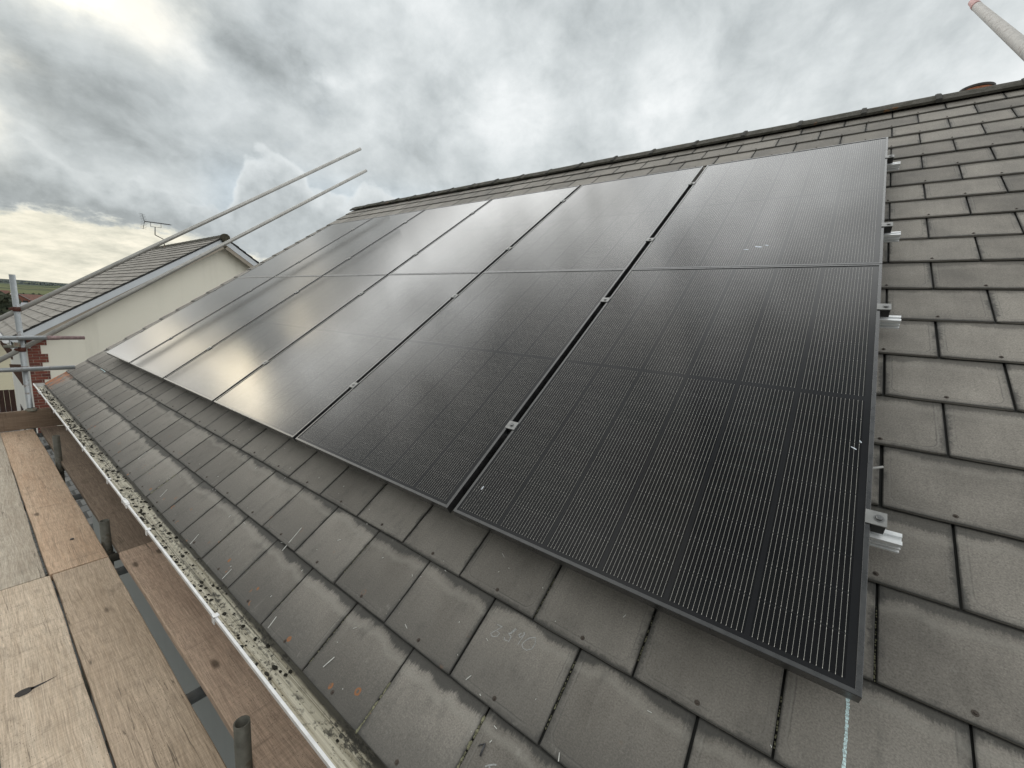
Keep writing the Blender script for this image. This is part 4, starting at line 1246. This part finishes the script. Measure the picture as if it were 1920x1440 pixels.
tag(mb.build('field_hedge', M['hedge'], origin=(50, 380, 0)), 'dark hedge along the near edge of the green field', 'hedge', kind='stuff')
mb = MB()
for i in range(5200):
    an = U(math.radians(40), math.radians(100)); r = 1150 + 260*mnoise.noise(V((an*9, 0, 0))) + U(-25, 25)
    x, y = 2 + r*math.cos(an), 8 + r*math.sin(an); z = 11 + 3.2*mnoise.noise(V((an*40, 2, 0))) + U(-3, 7)*U(.4, 1)
    u = V((random.gauss(0,1), random.gauss(0,1), random.gauss(0,1))).normalized(); w = u.orthogonal().normalized(); s = U(1.2, 3.4)
    mb.face([V((x, y, z)) - u*s, V((x, y, z)) + w*s*.6, V((x, y, z)) + u*s, V((x, y, z)) - w*s*.6])
M['farwood'] = mat_leaf('far_wood_hazed', (.045, .058, .058), (.085, .10, .095))  # bluish leaf tones paint in the haze of distance
tag(mb.build('far_wood', M['farwood'], origin=(400, 1000, 10)), 'line of far woods along the horizon, tinted blue for haze', 'wood', kind='stuff')

# ------------------------------------------------------------------ sky
W = bpy.data.worlds.new('World'); S.world = W; W.use_nodes = True
nt = W.node_tree; nt.nodes.clear(); N = NB(nt)
SUN_AZ, SUN_EL = -8.0, 25.0
sky = N.n('TexSky', sky_type='NISHITA'); sky.sun_disc = False
sky.sun_elevation = math.radians(SUN_EL); sky.sun_rotation = math.radians(SUN_AZ)
D = N.tc('Generated')
dx, dy, dz = N.xyz(D)
dzc = N.m('MAXIMUM', dz, -.02)
inv = N.m('DIVIDE', 1.0, N.add(dzc, .30))
pv_ = N.comb(N.add(N.mul(dx, 1.7), N.mul(N.mul(dx, inv), .22)), N.add(N.mul(dy, 1.7), N.mul(N.mul(dy, inv), .22)), N.mul(dz, 2.6))
warp = N.noise(pv_, 1.5, 3, .55, out=1)
wv = N.n('VectorMath', operation='MULTIPLY_ADD'); N.put(wv.inputs[0], warp); wv.inputs[1].default_value = (.55, .55, .3); N.put(wv.inputs[2], pv_)
n1 = N.noise(wv.outputs[0], 1.6, 6, .56); n2 = N.noise(wv.outputs[0], 3.8, 7, .58); n3 = N.noise(N.scale(D, 1, 1, 1.15), 15, 6, .62)
# direction jittered by cloud noise so that every mass has a ragged border
jn = N.noise(N.scale(D, 1, 1, 1.4), 5.5, 6, .62, out=1)
jv = N.n('VectorMath', operation='MULTIPLY_ADD'); N.put(jv.inputs[0], jn); jv.inputs[1].default_value = (.17, .17, .13)
ofs = N.n('VectorMath', operation='ADD'); N.put(ofs.inputs[0], D); ofs.inputs[1].default_value = (-.085, -.085, -.065)
N.put(jv.inputs[2], ofs.outputs[0])
nm = N.n('VectorMath', operation='NORMALIZE'); N.put(nm.inputs[0], jv.outputs[0]); J = nm.outputs[0]
def dirv(az, el):
    a, e = math.radians(az), math.radians(el); return (math.sin(a)*math.cos(e), math.cos(a)*math.cos(e), math.sin(e))
def blob(az, el, r, src=None):
    nd = N.n('VectorMath', operation='DOT_PRODUCT'); N.put(nd.inputs[0], J if src is None else src); nd.inputs[1].default_value = dirv(az, el)
    return N.m('POWER', N.m('MAXIMUM', nd.outputs['Value'], 0.0), 2*math.log(2)/math.radians(r)**2)
L = N.add(.585, N.add(N.mul(N.sub(n1, .5), .34), N.add(N.mul(N.sub(n2, .5), .46), N.mul(N.sub(n3, .5), .30))))
for az, el, r, am in SKY_BLOBS if 'SKY_BLOBS' in globals() else (
    (13.5, 25.6, 2.6, .34), (16, 22.8, 1.8, .10), (22.0, 25.4, 3.4, -.23), (27, 23.2, 3.0, -.15), (5, 20.5, 4.0, -.06), (5, 16.6, 2.4, -.07), (8, 19.2, 1.6, .06),
    (10, 15.0, 4.0, -.09), (15, 17.0, 4.5, -.07), (29.7, 24.1, 1.3, .18), (24.8, 22.6, 2.0, .06), (19.9, 13.7, 3.0, -.07), (36, 17.2, 4.0, -.02), (30.5, 19.5, 2.0, .04),
    (40, 31, 5, .10), (52, 25.0, 4.0, .20), (47, 23.2, 3.0, .14), (42, 24.5, 2.5, -.06), (46, 31, 4, .02), (61, 30.5, 3.5, -.05), (68, 27, 5, .12), (75, 31, 4.5, -.10),
    (83, 24.5, 4, .07), (91, 27.5, 5, -.06), (99, 23, 5, .10), (71, 22.5, 4, .12), (85, 33, 5, .06), (33.8, 21.7, 2.0, .08)):
    L = N.add(L, N.mul(blob(az, el, r), am))
az = N.m('MULTIPLY', N.m('ARCTAN2', dx, dy), 180/math.pi)
el = N.m('MULTIPLY', N.m('ARCSINE', dz), 180/math.pi)
def curve(v, lo, hi, pts, ylo, yhi):
    nd = N.n('FloatCurve'); c = nd.mapping.curves[0]
    P = [((x - lo)/(hi - lo), (y - ylo)/(yhi - ylo)) for x, y in pts]
    while len(c.points) < len(P): c.points.new(.5, .5)
    for p, (x, y) in zip(c.points, P): p.location = (x, y)
    nd.mapping.update()
    N.put(nd.inputs['Value'], N.lin(v, lo, hi)); nd.inputs['Factor'].default_value = 1
    return N.lin(nd.outputs[0], 0, 1, ylo, yhi)
# a bank of cumulus low on the left: bright ragged tops, dark bases
etop = curve(az, -40, 80, [(-40, 9), (-10, 11), (3, 12.3), (6, 11.8), (8.5, 10.8), (11.5, 11.0), (14, 10.5), (17.5, 9.8), (19.5, 11.2), (21.2, 15.6), (24, 16.8), (26.5, 15.6), (29, 13.0), (31.5, 13.2), (34, 15.2), (37, 13.8), (41, 11), (80, 5)], 0, 20)
puff = N.noise(N.scale(D, 1, 1, 1.2), 17, 7, .62)
puff2 = N.voro(N.scale(D, 1, 1, 1.1), 38, 'SMOOTH_F1', 0)
dep = N.add(N.sub(etop, el), N.add(N.mul(N.sub(puff, .5), 4.4), N.mul(N.sub(.45, puff2), 2.2)))
inside = N.ss(dep, -.35, .9)
bodyL = N.add(N.lin(dep, .0, 3.4, .62, .36), N.add(N.mul(N.ss(dep, .9, .1), .05), N.mul(N.sub(N.noise(D, 34, 5, .6), .5), .30)))
hump = N.ss(az, 18.0, 21.0); bodyL = N.add(bodyL, N.mul(hump, .11))
L = N.add(N.mul(L, N.sub(1.0, N.mul(inside, .88))), N.mul(bodyL, N.mul(inside, .88)))
# brighter broken sky under the bank
ebot = curve(az, -40, 80, [(-40, 6.0), (3, 6.9), (6, 7.0), (9, 6.8), (12, 6.6), (16, 6.3), (20, 5.6), (26, 4.2), (34, 3.0), (50, 2), (80, 2)], 0, 20)
dl = N.add(N.sub(ebot, el), N.mul(N.sub(N.noise(N.scale(D, 1, 1, 2.2), 17, 6, .62), .5), 5.0))
low = N.mul(N.ss(dl, -.5, .7), N.ss(az, 40.0, 18.0))
lowL = N.add(.72, N.mul(N.sub(N.noise(N.scale(D, 1, 1, 3.2), 21, 6, .62), .5), .80))
L = N.add(N.mul(L, N.sub(1.0, low)), N.mul(lowL, low))
# unseen sky brightened in added patches, partly by the sun, for panel reflections; zenith dimmed
L = N.m('MAXIMUM', L, .30)
gate = N.ss(N.sub(el, N.mul(N.m('MINIMUM', N.m('MAXIMUM', az, 0.0), 50.0), .20)), 24.5, 30.5)
glow = N.add(N.add(N.mul(blob(17, 35.0, 9.0), 1.55), N.mul(blob(8, 37, 8), .6)), N.add(N.mul(blob(77, 55, 15), 1.5), N.add(N.mul(blob(48, 46, 9), .9), N.mul(blob(37, 39, 9), 1.1))))
gate2 = N.mul(N.ss(N.sub(el, N.mul(az, .39)), 22.0, 26.0), N.ss(el, 38.0, 30.0))
glow = N.mul(N.add(N.mul(glow, gate), N.mul(N.mul(blob(2, 27, 8), gate2), 1.2)), N.lin(n2, .32, .68, .6, 1.4))
L = N.add(N.mul(L, N.ss(el, 64.0, 78.0, 1.0, .42)), glow)
left = N.mul(N.ss(N.add(az, N.mul(N.sub(n3, .5), 8.0)), 1.5, -5.0), N.mul(N.ss(el, 2.0, 12.0), N.ss(el, 32.0, 21.0)))
L = N.add(L, N.mul(N.mul(left, N.ss(dy, .2, .6)), N.lin(n2, .35, .65, .60, 1.25)))
back = N.ss(dy, -.05, -.70, 0, 1); L = N.add(L, N.mul(back, .75))  # unseen sky behind the camera raised to light the gable wall
west = N.mul(N.ss(dx, -.20, -.60), N.ss(el, 55.0, 25.0)); L = N.mul(L, N.sub(1.0, N.mul(west, .60)))  # low unseen sky dimmed here to deepen shade under the panels
warmb = N.add(N.add(N.mul(blob(-5.0, 23.6, 2.6), 4.2), N.mul(blob(-2.0, 20.6, 2.2), 2.8)), N.add(N.mul(blob(7.6, 25.9, 2.0), 1.3), N.mul(blob(-.8, 15.6, 2.4), 1.3)))
L = N.m('MAXIMUM', L, .12)
ramp = N.n('ValToRGB'); N.put(ramp.inputs[0], L)
els = ramp.color_ramp.elements
els[0].position = .15; els[0].color = (.17, .195, .205, 1)
els[1].position = 1.0; els[1].color = (.98, 1.0, .99, 1)
for p, c in ((.34, (.325, .355, .363, 1)), (.50, (.500, .540, .552, 1)), (.66, (.660, .70, .710, 1)), (.82, (.825, .855, .862, 1))):
    e = els.new(p); e.color = c
over = N.m('MAXIMUM', L, 1.0)
cloud = N.mix(1.0, ramp.outputs[0], N.comb(over, over, over), 'MULTIPLY')
# warm tint near the sun's azimuth and under the bank
wt = N.m('MINIMUM', N.add(N.mul(low, .85), N.add(N.mul(N.ss(az, 20.0, 2.0), .10), N.mul(blob(13.5, 25.6, 3.2), .5))), 1.0)
cloud = N.mix(wt, cloud, N.mix(1.0, cloud, (1.11, 1.01, .82, 1), 'MULTIPLY'))
cool = N.mul(N.ss(el, 12.0, 17.0, 1, 0), N.mul(N.ss(az, 15.0, 20.0), N.sub(1.0, inside)))
cloud = N.mix(N.mul(cool, .6), cloud, N.mix(1.0, cloud, (.90, .98, 1.06, 1), 'MULTIPLY'))
wc = N.mix(1.0, N.comb(warmb, warmb, warmb), (1.0, .86, .60, 1), 'MULTIPLY')
cloud = N.mix(1.0, cloud, wc, 'ADD')
bg1 = N.n('Background'); N.put(bg1.inputs[0], sky.outputs[0]); bg1.inputs[1].default_value = .10
bg2 = N.n('Background'); N.put(bg2.inputs[0], cloud); bg2.inputs[1].default_value = 1.0
cover = N.ss(n2, .18, .34, .90, 1.0)
ms = N.n('MixShader'); N.put(ms.inputs[0], cover); N.L.new(bg1.outputs[0], ms.inputs[1]); N.L.new(bg2.outputs[0], ms.inputs[2])
out = N.n('OutputWorld'); N.L.new(ms.outputs[0], out.inputs[0])
W.cycles.sampling_method = 'MANUAL'; W.cycles.sample_map_resolution = 1024

sd = bpy.data.lights.new('sun', 'SUN'); sd.energy = .45; sd.angle = math.radians(110); sd.color = (1, .93, .82)
so = bpy.data.objects.new('sun', sd); COL.objects.link(so)
dv = V(dirv(SUN_AZ, SUN_EL)); so.rotation_euler = dv.to_track_quat('Z', 'Y').to_euler(); so.location = dv*40 + V((0, 0, 10))

# ------------------------------------------------------------------ camera
cam = bpy.data.cameras.new('camera'); co = bpy.data.objects.new('camera', cam); COL.objects.link(co)
cam.sensor_width = 36; cam.lens = 767.1655*36/1920; cam.clip_start = .05; cam.clip_end = 20000
Rw = ((.6003906, -.7974632, .0598634), (-.0932059, -.1441257, -.9851601), (.7942567, .5859013, -.1608600))
co.matrix_world = Matrix(((Rw[0][0], -Rw[1][0], -Rw[2][0], -.9977464), (Rw[0][1], -Rw[1][1], -Rw[2][1], .1671673), (Rw[0][2], -Rw[1][2], -Rw[2][2], GZ + .6989617), (0, 0, 0, 1)))
S.camera = co
S.view_settings.view_transform = 'Standard'; S.view_settings.look = 'None'; S.view_settings.exposure = .12; S.view_settings.gamma = 1; S.view_settings.use_curve_mapping = False
S.cycles.use_denoising = True
S.cycles.max_bounces = 6
